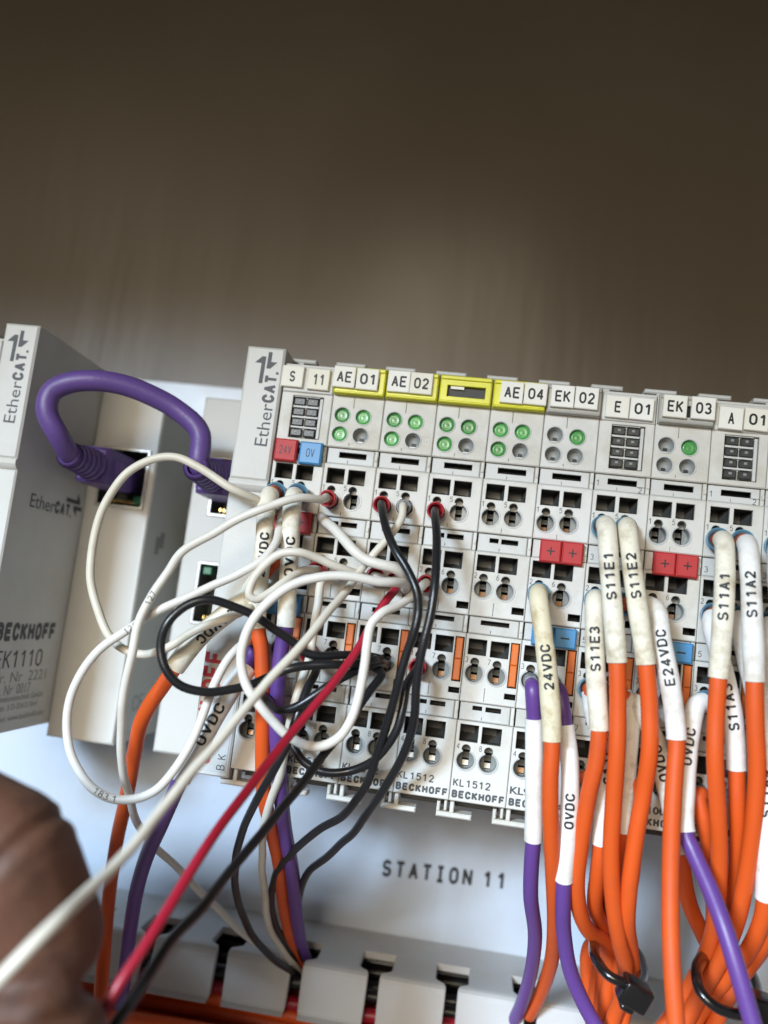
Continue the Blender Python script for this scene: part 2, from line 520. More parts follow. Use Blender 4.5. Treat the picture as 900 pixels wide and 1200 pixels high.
UP = Vector((0, 0, 1)); RT = Vector((1, 0, 0)); IN = Vector((0, 1, 0))

def wrap_text(s, pts, centre, r, length, height, up=True, bold=0.012, lift=0.06, turn=0.0):
    """lettering wrapped on a tube along pts, facing the front; centre = fraction of the run"""
    vs, fs, x0, x1, y0, y1 = text2d(s, bold)
    bm = bmesh.new()
    bv = [bm.verts.new((x, y, 0)) for x, y in vs]
    for f in fs:
        try: bm.faces.new([bv[i] for i in f])
        except ValueError: pass
    bmesh.ops.subdivide_edges(bm, edges=[e for e in bm.edges if e.calc_length() > 0.25], cuts=2, use_grid_fill=True)
    bmesh.ops.triangulate(bm, faces=bm.faces[:])
    bm.verts.index_update()
    cum = [0]
    for a, b in zip(pts, pts[1:]): cum.append(cum[-1] + (b - a).length)
    def sample(d):
        d = min(max(d, 0), cum[-1])
        for i in range(len(cum) - 1):
            if cum[i + 1] >= d: break
        t = (d - cum[i]) / max(1e-6, cum[i + 1] - cum[i])
        a = pts[max(i - 2, 0)]; b = pts[min(i + 3, len(pts) - 1)]
        return pts[i].lerp(pts[i + 1], t), (b - a).normalized()
    out = []
    c0 = cum[-1] * centre
    for v in bm.verts:
        a = (v.co.x - (x0 + x1) / 2) / (x1 - x0) * length
        d = c0 - a if up else c0 + a
        p, T = sample(d)
        Xd = -T if up else T
        N = (CAMV - p); N = (N - T * N.dot(T)).normalized()
        Yd = N.cross(Xd)
        ang = (v.co.y - (y0 + y1) / 2) / (y1 - y0) * height / r + turn
        out.append(p + (N * math.cos(ang) + Yd * math.sin(ang)) * (r + lift))
    mb = MB()
    mb.add(out, [[v.index for v in f.verts] for f in bm.faces])
    bm.free()
    return mb

# ================================================================== SETTING
mb = MB(); mb.box(-190, 260, -230, 34.9, 72, 74)
struct('mounting_plate', mb, M['plate'])
def wall_w(u, v):                                   # thin sheet, slightly bowed; bulges shaped to catch a soft highlight
    g = lambda cu, cv, su, sv, h: h * math.exp(-((u - cu) / su) ** 2 - ((v - cv) / sv) ** 2)
    return 77.5 - g(48, 100, 40, 40, 3.6) - g(10, 100, 18, 40, 1.5) + g(150, 120, 60, 45, 2.5) - g(-120, 140, 60, 50, 3.0)
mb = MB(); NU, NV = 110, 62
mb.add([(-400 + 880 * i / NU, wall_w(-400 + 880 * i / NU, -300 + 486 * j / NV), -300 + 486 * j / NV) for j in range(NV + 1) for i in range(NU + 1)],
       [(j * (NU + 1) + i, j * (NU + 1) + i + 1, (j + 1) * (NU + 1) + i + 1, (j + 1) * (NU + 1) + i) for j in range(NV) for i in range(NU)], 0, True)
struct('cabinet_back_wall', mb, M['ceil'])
mb = MB(); mb.box(-400, 480, 186.1, 190, -598, 84)
struct('cabinet_roof', mb, M['ceil'])

# lettering on the plate below the terminals
o_pl = thing('station_sign', 'black printed lettering STATION 11 on the grey plate below the terminals', 'lettering', P(29.6, -105, 71.9))
mb = MB()
a = at(447, 1027, 71.93); b = at(589, 1043, 71.93)
write(mb, 'STATION 11', a, (b - a), UP, width=(b - a).length, height=4.9, bold=0.05, spacing=1.2)
part('lettering', mb, M['ink'], o_pl)

# mounting rail behind the modules
o = thing('mounting_rail', 'steel mounting rail behind the row of terminal modules', 'rail', P(30, -40, 72))
mb = MB(); mb.box(-150, 200, -34, -29, 66, 67); mb.box(-150, 200, -10, -5, 66, 67)
mb.box(-150, 200, -29, -28, 66, 71.9); mb.box(-150, 200, -11, -10, 66, 71.9)
mb.box(-150, 200, -28, -11, 70.9, 71.9)
part('rail_profile', mb, M['metal'], o)

# ================================================================== WIRING DUCT
duct = thing('wiring_duct', 'grey slotted wiring duct with finger tabs along the bottom below STATION 11', 'cable duct', P(30, -170, 71))
VD = -122.0
mb = MB()
mb.box(-190, 260, VD - 1.8, VD, 56.91, 71.8)                       # unbroken strip at the root of the fingers
mb.box(-190, 260, -172, VD - 1.9, 69.6, 71.8)                   # back
mb.box(-190, 260, -172, -170, 5, 69.5)                          # floor
part('duct_body', mb, M['duct'], duct)
def finger_mesh():
    """one finger: flat root beside the wide part of the slot, wide shoulder, front lip hanging down"""
    path = [(56.9, VD, 5.7), (52, VD, 5.7), (47, VD, 5.7), (45.6, VD, 6.6), (44.4, VD - 0.02, 8.2), (43.4, VD - 0.25, 8.45), (42.6, VD - 0.8, 8.5),
            (42.1, VD - 1.7, 8.5), (41.8, VD - 4.0, 8.5), (41.3, VD - 8.0, 8.45), (40.9, VD - 11.4, 8.35), (41.1, VD - 12.3, 8.0)]
    m = MB(); vs = []; fs = []; th = 1.9; c = 0.4
    for i, (w, v, h) in enumerate(path):
        a = path[max(i - 1, 0)]; b = path[min(i + 1, len(path) - 1)]
        d = Vector((b[0] - a[0], b[1] - a[1])).normalized()
        n = Vector((d.y, -d.x))                     # towards the outside (up, then to the front)
        if n.y < -0.01 or (abs(n.y) < 0.2 and n.x > 0): n = -n
        o = Vector((w, v))
        for du, k in ((-h, th), (-h, c), (-h + c * .3, c * .3), (-h + c, 0), (h - c, 0), (h - c * .3, c * .3), (h, c), (h, th)):
            p = o - n * k
            vs.append((du, p.x, p.y))
    n = 8
    for i in range(len(path) - 1):
        for k in range(n): fs.append((i * n + k, i * n + (k + 1) % n, (i + 1) * n + (k + 1) % n, (i + 1) * n + k))
    fs.append(tuple(range(n))); fs.append(tuple((len(path) - 1) * n + k for k in range(n)))
    m.add(vs, fs, 0, False)
    return m.mesh('duct_finger', M['duct'], (0, 0, 0))
fm = finger_mesh()
DB = base(duct)
for i in range(-5, 11):
    link('duct_finger', fm, duct, P(23.5 + 20 * i, 0, 0) - DB)

# cables lying inside the duct; the black ones are added to darken its slots
def simple_cable(name, label, cat, pts, r, m, group=None, pname='insulation', seg=10, step=1.5):
    sp, _ = spline(pts, step)
    t = thing(name, label, cat, sp[0], group)
    b = MB(); b.tube(sp, r, seg)
    part(pname, b, m, t)
    return t
lay = [(-127, 66, 'black'), (-128, 61, 'black'), (-130.5, 64, 'black'), (-131.5, 59, 'black'), (-129.5, 55.5, 'black'), (-133, 55, 'red'), (-135, 60, 'black'), (-134.5, 65, 'black'),
       (-130.5, 50, 'black'), (-134, 47.5, 'red'), (-137, 51.5, 'orange'), (-138.5, 46.5, 'orange'), (-140.5, 56, 'orange'), (-141, 50, 'orange'), (-142, 45, 'orange'), (-139, 61, 'orange'),
       (-144, 52, 'orange'), (-145.5, 47, 'red'), (-145, 58, 'orange'), (-143, 40, 'orange'), (-146.5, 42, 'orange'), (-141, 36, 'orange'), (-147, 36, 'orange')]
for i, (v, w, c) in enumerate(lay):
    pts = []
    for j in range(9):
        u = -95 + 38 * j
        pts.append(P(u, v + random.uniform(-0.9, 0.9) * (2.4 if w < 47 else 1), w + random.uniform(-1.2, 1.2) * (1.6 if w < 47 else 1)))
    cn = {'orange': 'orange', 'red': 'dark red', 'purple': 'violet', 'black': 'black'}[c]
    simple_cable('duct_cable', f'{cn} cable lying lengthwise inside the grey slotted duct among others like it', 'cable', pts, 1.9, M[c],
                 f'{cn} cables inside the duct', step=3)

# ================================================================== TERMINAL MODULES
BASE = P(0, -68.4, 68)
SQ = [(0.9, 0.2, 4.9, -3.3), (5.75, 0.15, 9.65, -3.25), (0.6, -15.65, 4.6, -19.2), (5.35, -15.7, 9.35, -19.3),
      (0.65, -34.0, 4.6, -37.4), (5.45, -34.05, 9.4, -37.5), (0.8, -52.2, 4.75, -55.8), (5.5, -52.3, 9.65, -55.85)]
HOLE = {(1, 1): (2.4, -7.2), (2, 1): (7.3, -7.0), (1, 2): (2.42, -23.1), (2, 2): (7.25, -23.2),
        (1, 3): (2.45, -41.35), (2, 3): (7.27, -41.45), (1, 4): (2.6, -59.7), (2, 4): (7.37, -59.75)}
BLACKS = [(9.1, -26.3, 11.7, -27.8), (9.35, -44.75, 11.8, -45.95)]
LEDS = [(2.62, 12.6), (7.5, 12.5), (2.56, 8.15), (7.37, 8.2)]
LATCH = (9.75, -33.9, 11.7, -43.5)

def housing_mesh(kind):
    b = MB()
    b.box(0.06, 11.94, -68.3, 23.5, 8.0, 68)                                   # body behind the face
    # head with the indicator area
    if kind == 'round':
        hs = [circ(u, v, 1.72, 20) for u, v in LEDS] + [rect(5.02, 5.6, 5.1, 6.2), rect(5.02, 14.4, 5.1, 16.8)]
        b.slab(0.06, 11.94, 5.1, 23.6, 0, 8.1, hs)
    else:
        b.slab(0.06, 11.94, 5.1, 23.6, 0, 8.1, [rect(2.75, 6.3, 9.95, 16.2)])
        b.pocket(rect(2.75, 6.3, 9.95, 16.2), 0.6, 2.0)
    gr = lambda v0, v1: rect(5.08, v0, 5.16, v1)
    rows = [(1.25, -10.75, 0, 1), (-14.95, -29.05, 2, 2), (-32.95, -47.45, 4, 3), (-51.5, -68.3, 6, 4)]
    for v1, v0, si, r in rows:
        hs = [rect(*SQ[si]), rect(*SQ[si + 1]), keyhole(*HOLE[1, r]), keyhole(*HOLE[2, r])]
        if r == 2: hs.append(rect(*BLACKS[0])); hs.append(gr(-28.7, -26))
        if r == 1: hs.append(gr(-10.4, -9.6))
        if r == 3: hs.append(rect(*BLACKS[1])); hs.append(rect(*LATCH)); hs.append(gr(-47, -44.2))
        b.slab(0.06, 11.94, v0, v1, 0, 8.1, hs)
    # narrow posts beside the label bars
    for v1, v0 in ((5.0, 1.35), (-10.85, -14.85), (-29.15, -32.85), (-47.55, -51.4)):
        b.box(11.15, 11.94, v0, v1, 0.55, 8.1, ch=0.15)
        b.box(11.3, 11.8, (v0 + v1) / 2 - 0.5, (v0 + v1) / 2 + 0.4, 0.2, 0.6)
    return b.mesh('housing', M['shell'], BASE)
H_ROUND = housing_mesh('round'); H_GRID = housing_mesh('grid')

BARS = [((5.0, 1.35), [(3.0, 4.15, 9.25, 2.85)]), ((-10.85, -14.85), [(2.8, -11.75, 4.75, -12.75), (5.4, -11.75, 9.05, -12.85)]),
        ((-29.15, -32.85), [(2.8, -29.85, 8.95, -30.85)]), ((-47.55, -51.4), [(2.95, -48.2, 5.0, -49.1), (5.75, -48.2, 9.05, -49.2)])]
def bar_mesh(i):
    (v1, v0), sl = BARS[i]
    b = MB()
    hs = [rect(*s) for s in sl]
    b.slab(0.3, 11.05, v0, v1, 0.75, 8.1, hs + [rect(5.05, v0 + 0.35, 5.13, v0 + 0.9)], ch=0.25)
    for h in hs: b.pocket(h, 1.4, 4.0, 1, 1)
    return b.mesh('label_bar', [M['bar'], M['dark']], BASE)
BAR_M = [bar_mesh(i) for i in range(4)]

def release_mesh():
    b = MB()
    q = rect(-2.0, -1.75, 2.0, 1.75)
    b.pocket(q, 0.65, 6.5, 0, 0)
    b.add([(-1.95, 3.6, -1.7), (1.95, 3.6, -1.7), (1.95, 6.4, -0.5), (-1.95, 6.4, -0.5)], [(0, 1, 2, 3)], 0)   # sloping spring seat
    b.add([(1.95, 2.2, -1.7), (1.95, 2.2, 1.7), (1.2, 6.4, 1.7), (1.2, 6.4, -1.7)], [(0, 1, 2, 3)], 0)
    return b.mesh('release_socket', M['pocket'])
RELEASE_M = release_mesh()

def contact_mesh():
    b = MB()
    k = keyhole(0, 0)
    n = len(k)
    b.add([(u, 0.65, v) for u, v in k] + [(u, 3.0, v) for u, v in k], [(i, (i + 1) % n, n + (i + 1) % n, n + i) for i in range(n)], 0)
    slot = rect(-0.75, -1.55, 0.7, 1.9)
    b.face_holes(k, [slot], 3.0, 0)
    b.pocket(slot, 3.0, 7.0, 1, 1)
    return b.mesh('contact_socket', [M['socket'], M['dark']])
CONTACT_M = contact_mesh()
def rim_mesh():
    b = MB()
    vs = []; fs = []
    a0 = math.radians(112); a1 = math.radians(360 + 68); n = 26
    prof = [(1.86, 0.1), (1.98, -0.12), (2.2, -0.12), (2.3, 0.02)]
    for i in range(n + 1):
        a = a0 + (a1 - a0) * i / n
        for r, w in prof: vs.append((r * math.cos(a), w, r * math.sin(a)))
    for i in range(n):
        for j in range(3): fs.append((i * 4 + j, i * 4 + j + 1, (i + 1) * 4 + j + 1, (i + 1) * 4 + j))
    b.add(vs, fs)
    return b.mesh('contact_rim', M['rim'])
RIM_M = rim_mesh()
def clamp_mesh(m):
    b = MB()
    b.add([(-0.7, 3.9, -1.5), (0.65, 3.9, -1.5), (0.65, 4.25, -0.45), (-0.7, 4.25, -0.45), (-0.7, 5.2, -1.5), (0.65, 5.2, -1.5)],
          [(0, 1, 2, 3), (0, 3, 4), (1, 5, 2), (0, 4, 5, 1)], 0)
    b.add([(-0.7, 3.6, 0.1), (0.65, 3.6, 0.1), (0.65, 4.4, 1.2), (-0.7, 4.4, 1.2)], [(0, 1, 2, 3)], 1)
    return b.mesh('spring_clamp', [m, M['socket']])
CLAMP_M = {'metal': clamp_mesh(M['metal']), 'copper': clamp_mesh(M['copper'])}

def led_mesh(m, lit):
    b = MB()
    if lit:
        b.lathe((0, 0, 0), (0, 1, 0), [(0.5, 1.72), (0.6, 1.62), (0.95, 1.55), (1.0, 1.45), (0.7, 1.36), (0.62, 1.0), (0.72, 0.75), (0.66, 0.4), (0.64, 0.001)], 22)
    else:
        b.lathe((0, 0, 0), (0, 1, 0), [(0.45, 1.72), (0.6, 1.6), (1.9, 1.5), (1.9, 0.001)], 22)
        b.box(-0.35, 0.5, -1.15, -0.35, 1.5, 1.95, 1)
        b.box(-0.7, 0.8, -1.42, -1.18, 1.2, 1.95, 2)  # pale sliver painted in for light catching the cup's lower edge
    return b.mesh('indicator_light', [m, M['dark'], M['rim']])
LED_M = {True: led_mesh(M['green'], True), False: led_mesh(M['lens'], False)}
def ring_mesh():
    b = MB()
    b.lathe((0, 0, 0), (0, 1, 0), [(0.3, 1.7), (-0.08, 1.74), (-0.14, 1.86), (-0.08, 1.98), (0.1, 2.0)], 24)
    return b.mesh('indicator_rim', M['rim'])
RING_M = ring_mesh()
def cell_mesh():
    b = MB()
    b.box(-1.35, 1.35, -0.95, 0.8, 0.1, 1.9, 0, ch=0.25)
    b.box(-0.35, 0.35, -0.2, 0.35, 0.0, 0.2, 1, ch=0.08)
    return b.mesh('indicator_cell', [M['black_lens'], M['lens']])
CELL_M = cell_mesh()
def grid_frame_mesh():
    b = MB()
    for v in (13.55, 11.15, 8.75): b.box(2.95, 8.9, v, v + 0.5, 0.5, 1.95)
    b.box(9.05, 9.75, 6.5, 15.9, 0.35, 1.95, ch=0.1)
    b.box(2.9, 8.9, 16.0, 16.15, 0.4, 1.95)
    b.box(4.9, 6.6, 6.6, 15.9, 0.95, 1.95)
    return b.mesh('indicator_frame', M['bar'], BASE)
GRID_M = grid_frame_mesh()
def latch_mesh():
    b = MB()
    b.pocket(rect(*LATCH), 0.65, 3.0, 1, 1)
    b.box(9.95, 11.45, -38.6, -34.1, -0.25, 3, 0, ch=0.2)
    b.box(9.95, 11.45, -43.2, -38.65, -0.15, 3, 0, ch=0.2)
    return b.mesh('release_latch', [M['latch'], M['dark']], BASE)
LATCH_M = latch_mesh()
def slot_mesh():
    b = MB()
    for q in BLACKS: b.pocket(rect(*q), 0.65, 5, 0, 0)
    return b.mesh('test_slot', M['dark'], BASE)
SLOT_M = slot_mesh()
def hook_mesh():
    b = MB()
    b.box(-2.45, 5.1, -72.3, -71.2, 2.0, 6.0, ch=0.3)
    b.box(-2.45, -1.75, -71.25, -69.2, 2.0, 6.0, ch=0.2)
    b.box(0.35, 1.25, -71.25, -68.2, 2.0, 6.0, ch=0.2)
    b.box(-0.9, -0.3, -70.8, -68.2, 1.6, 5.0, ch=0.15)
    return b.mesh('rail_hook', M['shell'], BASE)
HOOK_M = hook_mesh()
def foot_mesh():
    b = MB()
    b.box(1.3, 11.0, -71.0, -68.25, 8.5, 40, 0, ch=0.3)
    b.box(-0.2, 1.3, -70.5, -68.25, 9.5, 40, 0)
    return b.mesh('latch_foot', M['pocket'], BASE)
FOOT_M = foot_mesh()
def tab_mesh():
    b = MB()
    b.box(-1.7, 5.4, 26.0, 27.0, 7.0, 11.0, ch=0.3)
    b.box(1.0, 2.4, 23.4, 26.05, 7.2, 11.0)
    return b.mesh('top_tab', M['bar'], BASE)
TAB_M = tab_mesh()
def holder_mesh(m):
    b = MB()
    b.slab(0.2, 11.8, 17.15, 23.62, -1.7, -0.02, [rect(1.9, 18.75, 10.4, 21.3)], ch=0.3, wall=1.6)
    b.box(0.35, 11.65, 22.55, 23.4, -2.1, -1.7, ch=0.15)
    b.box(0.35, 11.65, 17.2, 17.75, -2.2, -1.7, ch=0.2)
    return b.mesh('tag_holder', m, BASE)
HOLDER_M = {'yellow': holder_mesh(M['yellow']), 'clear': holder_mesh(M['clear'])}
def window_mesh():
    b = MB(); b.box(1.95, 10.35, 18.8, 21.25, -0.5, -0.03)
    b.box(2.6, 5.6, 20.6, 21.4, -1.2, -0.5, 1)
    return b.mesh('holder_window', [M['dark'], M['tag']], BASE)
WIN_M = window_mesh()
def back_bar_mesh():
    b = MB(); b.box(0.2, 11.8, 16.9, 23.0, -0.5, -0.02, ch=0.2)
    return b.mesh('tag_holder', M['bar'], BASE)
BACKBAR_M = back_bar_mesh()

def digits_mesh(nums):
    b = MB()
    for r in range(1, 5):
        for c in (1, 2):
            u, v = HOLE[c, r]
            write(b, str(r + 4 * (c - 1)), P(u - 2.15, v + 2.25, -0.03), RT, UP, height=1.2, width=0.62 if r + c > 2 else None, bold=0.0)
    if nums:
        write(b, '1', P(0.6, 2.4, 0.72), RT, UP, height=1.3); write(b, '2', P(9.6, 1.5, 0.72), RT, UP, height=1.3)
        b.box(9.2, 11.0, 2.75, 2.87, 0.7, 0.74)
        for i, d in ((1, '3'), (2, '5'), (3, '7')):
            write(b, d, P(0.7, BARS[i][0][1] + 0.8, 0.72), RT, UP, height=1.3)
    return b.mesh('lettering', M['grey_ink'], BASE)
DIG_M = {False: digits_mesh(False), True: digits_mesh(True)}

def tag_mesh():
    b = MB(); b.box(0, 5.0, -4.9, 0, 0, 1.0, ch=0.15)
    return b.mesh('marker_tag', M['tag'])
TAG_M = tag_mesh()

def common_parts(t, k):
    """everything the 12 mm contact column has below its head"""
    for m in BAR_M: link('label_bar', m, t)
    for u0, v0, u1, v1 in SQ:
        link('release_socket', RELEASE_M, t, P((u0 + u1) / 2, (v0 + v1) / 2, 0) - BASE)
    for (c, r), (u, v) in HOLE.items():
        link('contact_socket', CONTACT_M, t, P(u, v, 0) - BASE)
        link('contact_rim', RIM_M, t, P(u, v, 0) - BASE)
        link('spring_clamp', CLAMP_M['copper' if r in (2, 3) or k == 5 else 'metal'], t, P(u, v, 0) - BASE)
    link('release_latch', LATCH_M, t)
    link('test_slot', SLOT_M, t)
    link('rail_hook', HOOK_M, t)
    link('latch_foot', FOOT_M, t)
    link('top_tab', TAB_M, t)

def marker(t, s, u, v, w, tilt, th=2.6):
    o = link('marker_tag', TAG_M, t, P(u, v, w) - BASE)
    o.rotation_euler = (0, math.radians(tilt), 0)
    b = MB()
    wd = {1: 1.3, 2: 3.3}[len(s)]
    if s == '11': wd = 2.3
    write(b, s, P(2.5, -2.5 - th / 2, -0.03), RT, UP, width=wd, height=th, bold=0.035, align='c')
    link('lettering', b.mesh('lettering', M['ink']), o)

def polarity(t, s, u, v, col, w=-1.5, wd=4.5, ht=4.9):
    b = MB(); b.box(0, wd, -ht, 0, 0, 3.2, ch=0.35)
    o = link('polarity_tag', b.mesh('polarity_tag', M[col]), t, P(u, v, w) - BASE)
    o['label'] = {'red_tag': 'red', 'blue_tag': 'blue'}[col] + ' tag marked ' + {'+': 'plus', '-': 'minus'}.get(s, s)
    b = MB()
    if s == '+':
        b.box(wd / 2 - 0.85, wd / 2 + 0.85, -ht / 2 - 0.15, -ht / 2 + 0.15, -0.03, 0.01)
        b.box(wd / 2 - 0.15, wd / 2 + 0.15, -ht / 2 - 0.85, -ht / 2 + 0.85, -0.034, 0.01)
    elif s == '-':
        b.box(wd / 2 - 1.0, wd / 2 + 0.8, -ht / 2 - 0.17, -ht / 2 + 0.17, -0.03, 0.01)
    else:
        write(b, s, P(wd / 2, -ht / 2 - 1.0, -0.03), RT, UP, width=0.95 * len(s), height=2.0, align='c')
    link('lettering', b.mesh('lettering', M['ink']), o)

def module(k, kind, label, tags, holder=None, model=None, leds=None):
    t = thing('terminal_module', label, 'terminal module', BASE + P(12 * k, 0, 0), 'terminal modules side by side on the rail')
    link('housing', H_ROUND if kind == 'round' else H_GRID, t)
    common_parts(t, k)
    if kind == 'round':
        for (u, v), lit in zip(LEDS, leds):
            o = link('indicator_light', LED_M[lit], t, P(u, v, 0) - BASE)
            o['label'] = 'green indicator lens' if lit else 'grey hollow indicator lens'
            link('indicator_rim', RING_M, t, P(u, v, 0) - BASE)
        link('tag_holder', HOLDER_M[holder], t)
        link('holder_window', WIN_M, t)
        b = MB()
        for i, (u, v) in enumerate(LEDS[1::2]): write(b, 'CD'[i], P(10.2, v - 0.7, -0.02), RT, UP, height=1.4)
        link('faint_lettering', b.mesh('faint_lettering', M['bar'], BASE), t)
    else:
        link('tag_holder', BACKBAR_M, t)
        link('indicator_frame', GRID_M, t)
        for r in range(4):
            for c in (4.4, 7.45): link('indicator_cell', CELL_M, t, P(c, 14.95 - 2.42 * r, 0) - BASE)
    for s, u, v, tl in tags:
        marker(t, s, u, v, -2.7 if kind == 'round' else -1.5, tl)
    link('lettering', DIG_M[kind == 'grid'], t)
    b = MB()
    write(b, 'BECKHOFF', P(0.45, -67.6, -0.03), RT, UP, width=11.0, height=1.65, bold=0.085)
    if model: write(b, model, P(0.5, -65.2, -0.03), RT, UP, width=7.9, height=1.6, bold=0.03)
    link('brand_lettering', b.mesh('brand_lettering', M['grey_ink'], BASE), t)
    return t

T3 = (True, True, True, False); T1 = (False, True, False, False)
m1 = module(1, 'round', 'yellow topped terminal module next to the coupler, with the AE 01 tags', [('AE', 0.0, 23.3, 0.5), ('01', 5.3, 23.2, 0.5)], 'yellow', 'KL1512', T3)
m2 = module(2, 'round', 'yellow topped terminal module where one black and one white wire share the top contacts', [('AE', 0.45, 23.3, -0.5), ('02', 5.55, 23.3, 0.0)], 'yellow', 'KL1512', T3)
m3 = module(3, 'round', 'yellow topped terminal module whose tag holder is empty', [], 'yellow', 'KL1512', T3)
m4 = module(4, 'round', 'yellow topped terminal module with no wires in any contact', [('AE', 1.75, 23.1, 0.4), ('04', 6.95, 23.2, 0.6)], 'yellow', 'KL1512', T3)
m5 = module(5, 'round', 'clear topped terminal module holding the 24VDC sleeved cable', [('EK', 0.8, 23.2, -0.3), ('02', 6.05, 23.3, 0.8)], 'clear', 'KL9100', T1)
m6 = module(6, 'grid', 'terminal module with smoked indicator cells that the S11E sleeved cables enter', [('E', 0.9, 22.3, 0.6), ('01', 6.15, 22.3, 1.0)])
m7 = module(7, 'round', 'clear topped terminal module between the two modules with smoked indicator cells', [('EK', 0.85, 23.2, 0.4), ('03', 6.75, 23.3, 0.2)], 'clear', 'KL9100', T1)
m8 = module(8, 'grid', 'terminal module with smoked indicator cells that the S11A sleeved cables enter', [('A', 0.95, 22.0, 1.2), ('01', 6.25, 22.2, 1.2)])
m9 = module(9, 'grid', 'white terminal module cut off by the right edge of the photo', [])
mL = module(-6.82, 'grid', 'white terminal module cut off by the left edge of the photo', [])
for t in (m5, m7):
    polarity(t, '+', 1.8, -10.9, 'red_tag'); polarity(t, '+', 6.45, -10.9, 'red_tag')
    polarity(t, '-', 1.8, -29.35, 'blue_tag', ht=4.3); polarity(t, '-', 6.5, -29.45, 'blue_tag', ht=4.3, wd=4.7)

# ================================================================== BUS COUPLER and EXTENSION BOX
def arrow_logo(b, org, X, Y, s):
    """double arrow above the last letters: two offset one-sided arrows"""
    X = Vector(X).normalized(); Y = Vector(Y).normalized()
    def poly(pts): b.add([Vector(org) + X * (x * s) + Y * (y * s) for x, y in pts], [tuple(range(len(pts)))])
    poly([(0.0, 0.0), (3.9, 0.0), (3.9, 0.55), (0.0, 0.55)])
    poly([(2.9, 0.55), (3.9, 0.55), (2.9, 1.5)])
    poly([(2.2, -0.25), (4.6, -0.25), (4.6, -0.8), (2.2, -0.8)])
    poly([(2.2, -0.8), (3.2, -0.8), (3.2, -1.7)])

def ether_logo(b, org, X, Y, L, h, bold2=0.07):
    """Ether in thin and CAT in heavy letters, with the arrows above"""
    X = Vector(X).normalized(); Y = Vector(Y).normalized()
    write(b, 'Ether', org, X, Y, width=L * 0.45, height=h)
    write(b, 'CAT', Vector(org) + X * (L * 0.46), X, Y, width=L * 0.29, height=h, bold=bold2)
    write(b, '.', Vector(org) + X * (L * 0.77), X, Y, width=h * 0.2, height=h * 0.2, bold=0.06)
    s = L * 0.075
    arrow_logo(b, Vector(org) + X * (L * 0.66) + Y * (h * 1.15), X, Y, s)

def jack(t, u0, u1, v0, v1, w, flip=False):
    b = MB()
    b.slab(u0, u1, v0, v1, w - 0.5, w + 0.6, [rect(u0 + 0.75, v0 + 0.75, u1 - 0.75, v1 - 0.75)], ch=0.2, wall=0.8)
    o = part('jack_shell', b, M['metal'], t)
    b = MB()
    b.pocket(rect(u0 + 0.75, v0 + 0.75, u1 - 0.75, v1 - 0.75), w + 0.3, w + 11, 0, 0)
    part('jack_socket', b, M['pocket'], t)
    b = MB()
    for i in range(8): b.box(u0 + 3 + i * 1.05, u0 + 3.4 + i * 1.05, v0 + 1.6, v0 + 2.4, w + 0.8, w + 9)
    part('jack_contacts', b, M['gold'], t)
    b = MB(); b.box(u0 + 1.3, u0 + 3.6, v1 - 3.4, v1 - 1.4, w + 0.7, w + 4, ch=0.2); b.box(u1 - 3.6, u1 - 1.3, v0 + 1.4, v0 + 3.8, w + 0.7, w + 4, ch=0.2)
    part('jack_lamp', b, M['pcb'], t)

def column(b, u0, u1, top, step, bot):
    """the raised front column: upper head, a rounded ridge, lower face slightly set back"""
    b.box(u0, u1, step, top, -1.0, 36, ch=0.5)
    vs = []; prof = [(-0.9, step + 0.01), (-1.15, step - 0.5), (-1.1, step - 1.2), (-0.6, step - 1.9), (0.0, step - 2.4), (36, step - 2.4), (36, step + 0.01)]
    n = len(prof)
    vs = [(u0, w, v) for w, v in prof] + [(u1, w, v) for w, v in prof]
    b.add(vs, [(i, (i + 1) % n, n + (i + 1) % n, n + i) for i in range(n)], 0, False)
    b.add(vs, [tuple(range(n)), tuple(range(n, 2 * n))])
    b.box(u0, u1, bot, step - 2.41, 0.0, 36, ch=0.4)

# --- coupler
cp = thing('bus_coupler', 'white bus coupler tagged S 11 with red lettering and two network jacks', 'bus coupler', P(-9, -71, 68))
b = MB()
column(b, -9.3, -0.25, 26.7, -4.6, -70.6)
b.slab(-31, -9.31, -74, 22.6, 36, 68, [rect(-25.5, -10.2, -12.6, 5.9), rect(-25.9, -39.5, -12.8, -22.8)], ch=0.5)
b.box(-9.31, -0.3, -70.6, 26.7, 36.01, 68)
part('housing', b, M['box'], cp)
b = MB()
vt = Vector((0, 0, 1)); lf = Vector((-1, 0, 0))
ether_logo(b, P(-1.55, 3.4, -1.04), (0.02, 0, 1), (-1, 0, 0.02), 22.0, 3.0)
part('logo_lettering', b, M['grey_ink'], cp)
jack(cp, -25.6, -12.5, -10.3, 6, 36); jack(cp, -26, -12.7, -39.6, -22.7, 36)
b = MB(); b.box(-8.6, -0.9, -69.5, -43.5, -0.12, 0.05, ch=0.05)
part('label_strip', b, M['bar'], cp)
b = MB(); write(b, 'BECKHOFF', P(-4.7, -68.0, -0.16), UP, (-1, 0, 0), width=24.0, height=4.4, bold=0.055)
part('red_lettering', b, M['red_ink'], cp)
b = MB()
write(b, 'BK', P(-1.2, -69.0, -0.16), UP, (-1, 0, 0), height=1.9, spacing=1.6)
part('model_lettering', b, M['grey_ink'], cp)
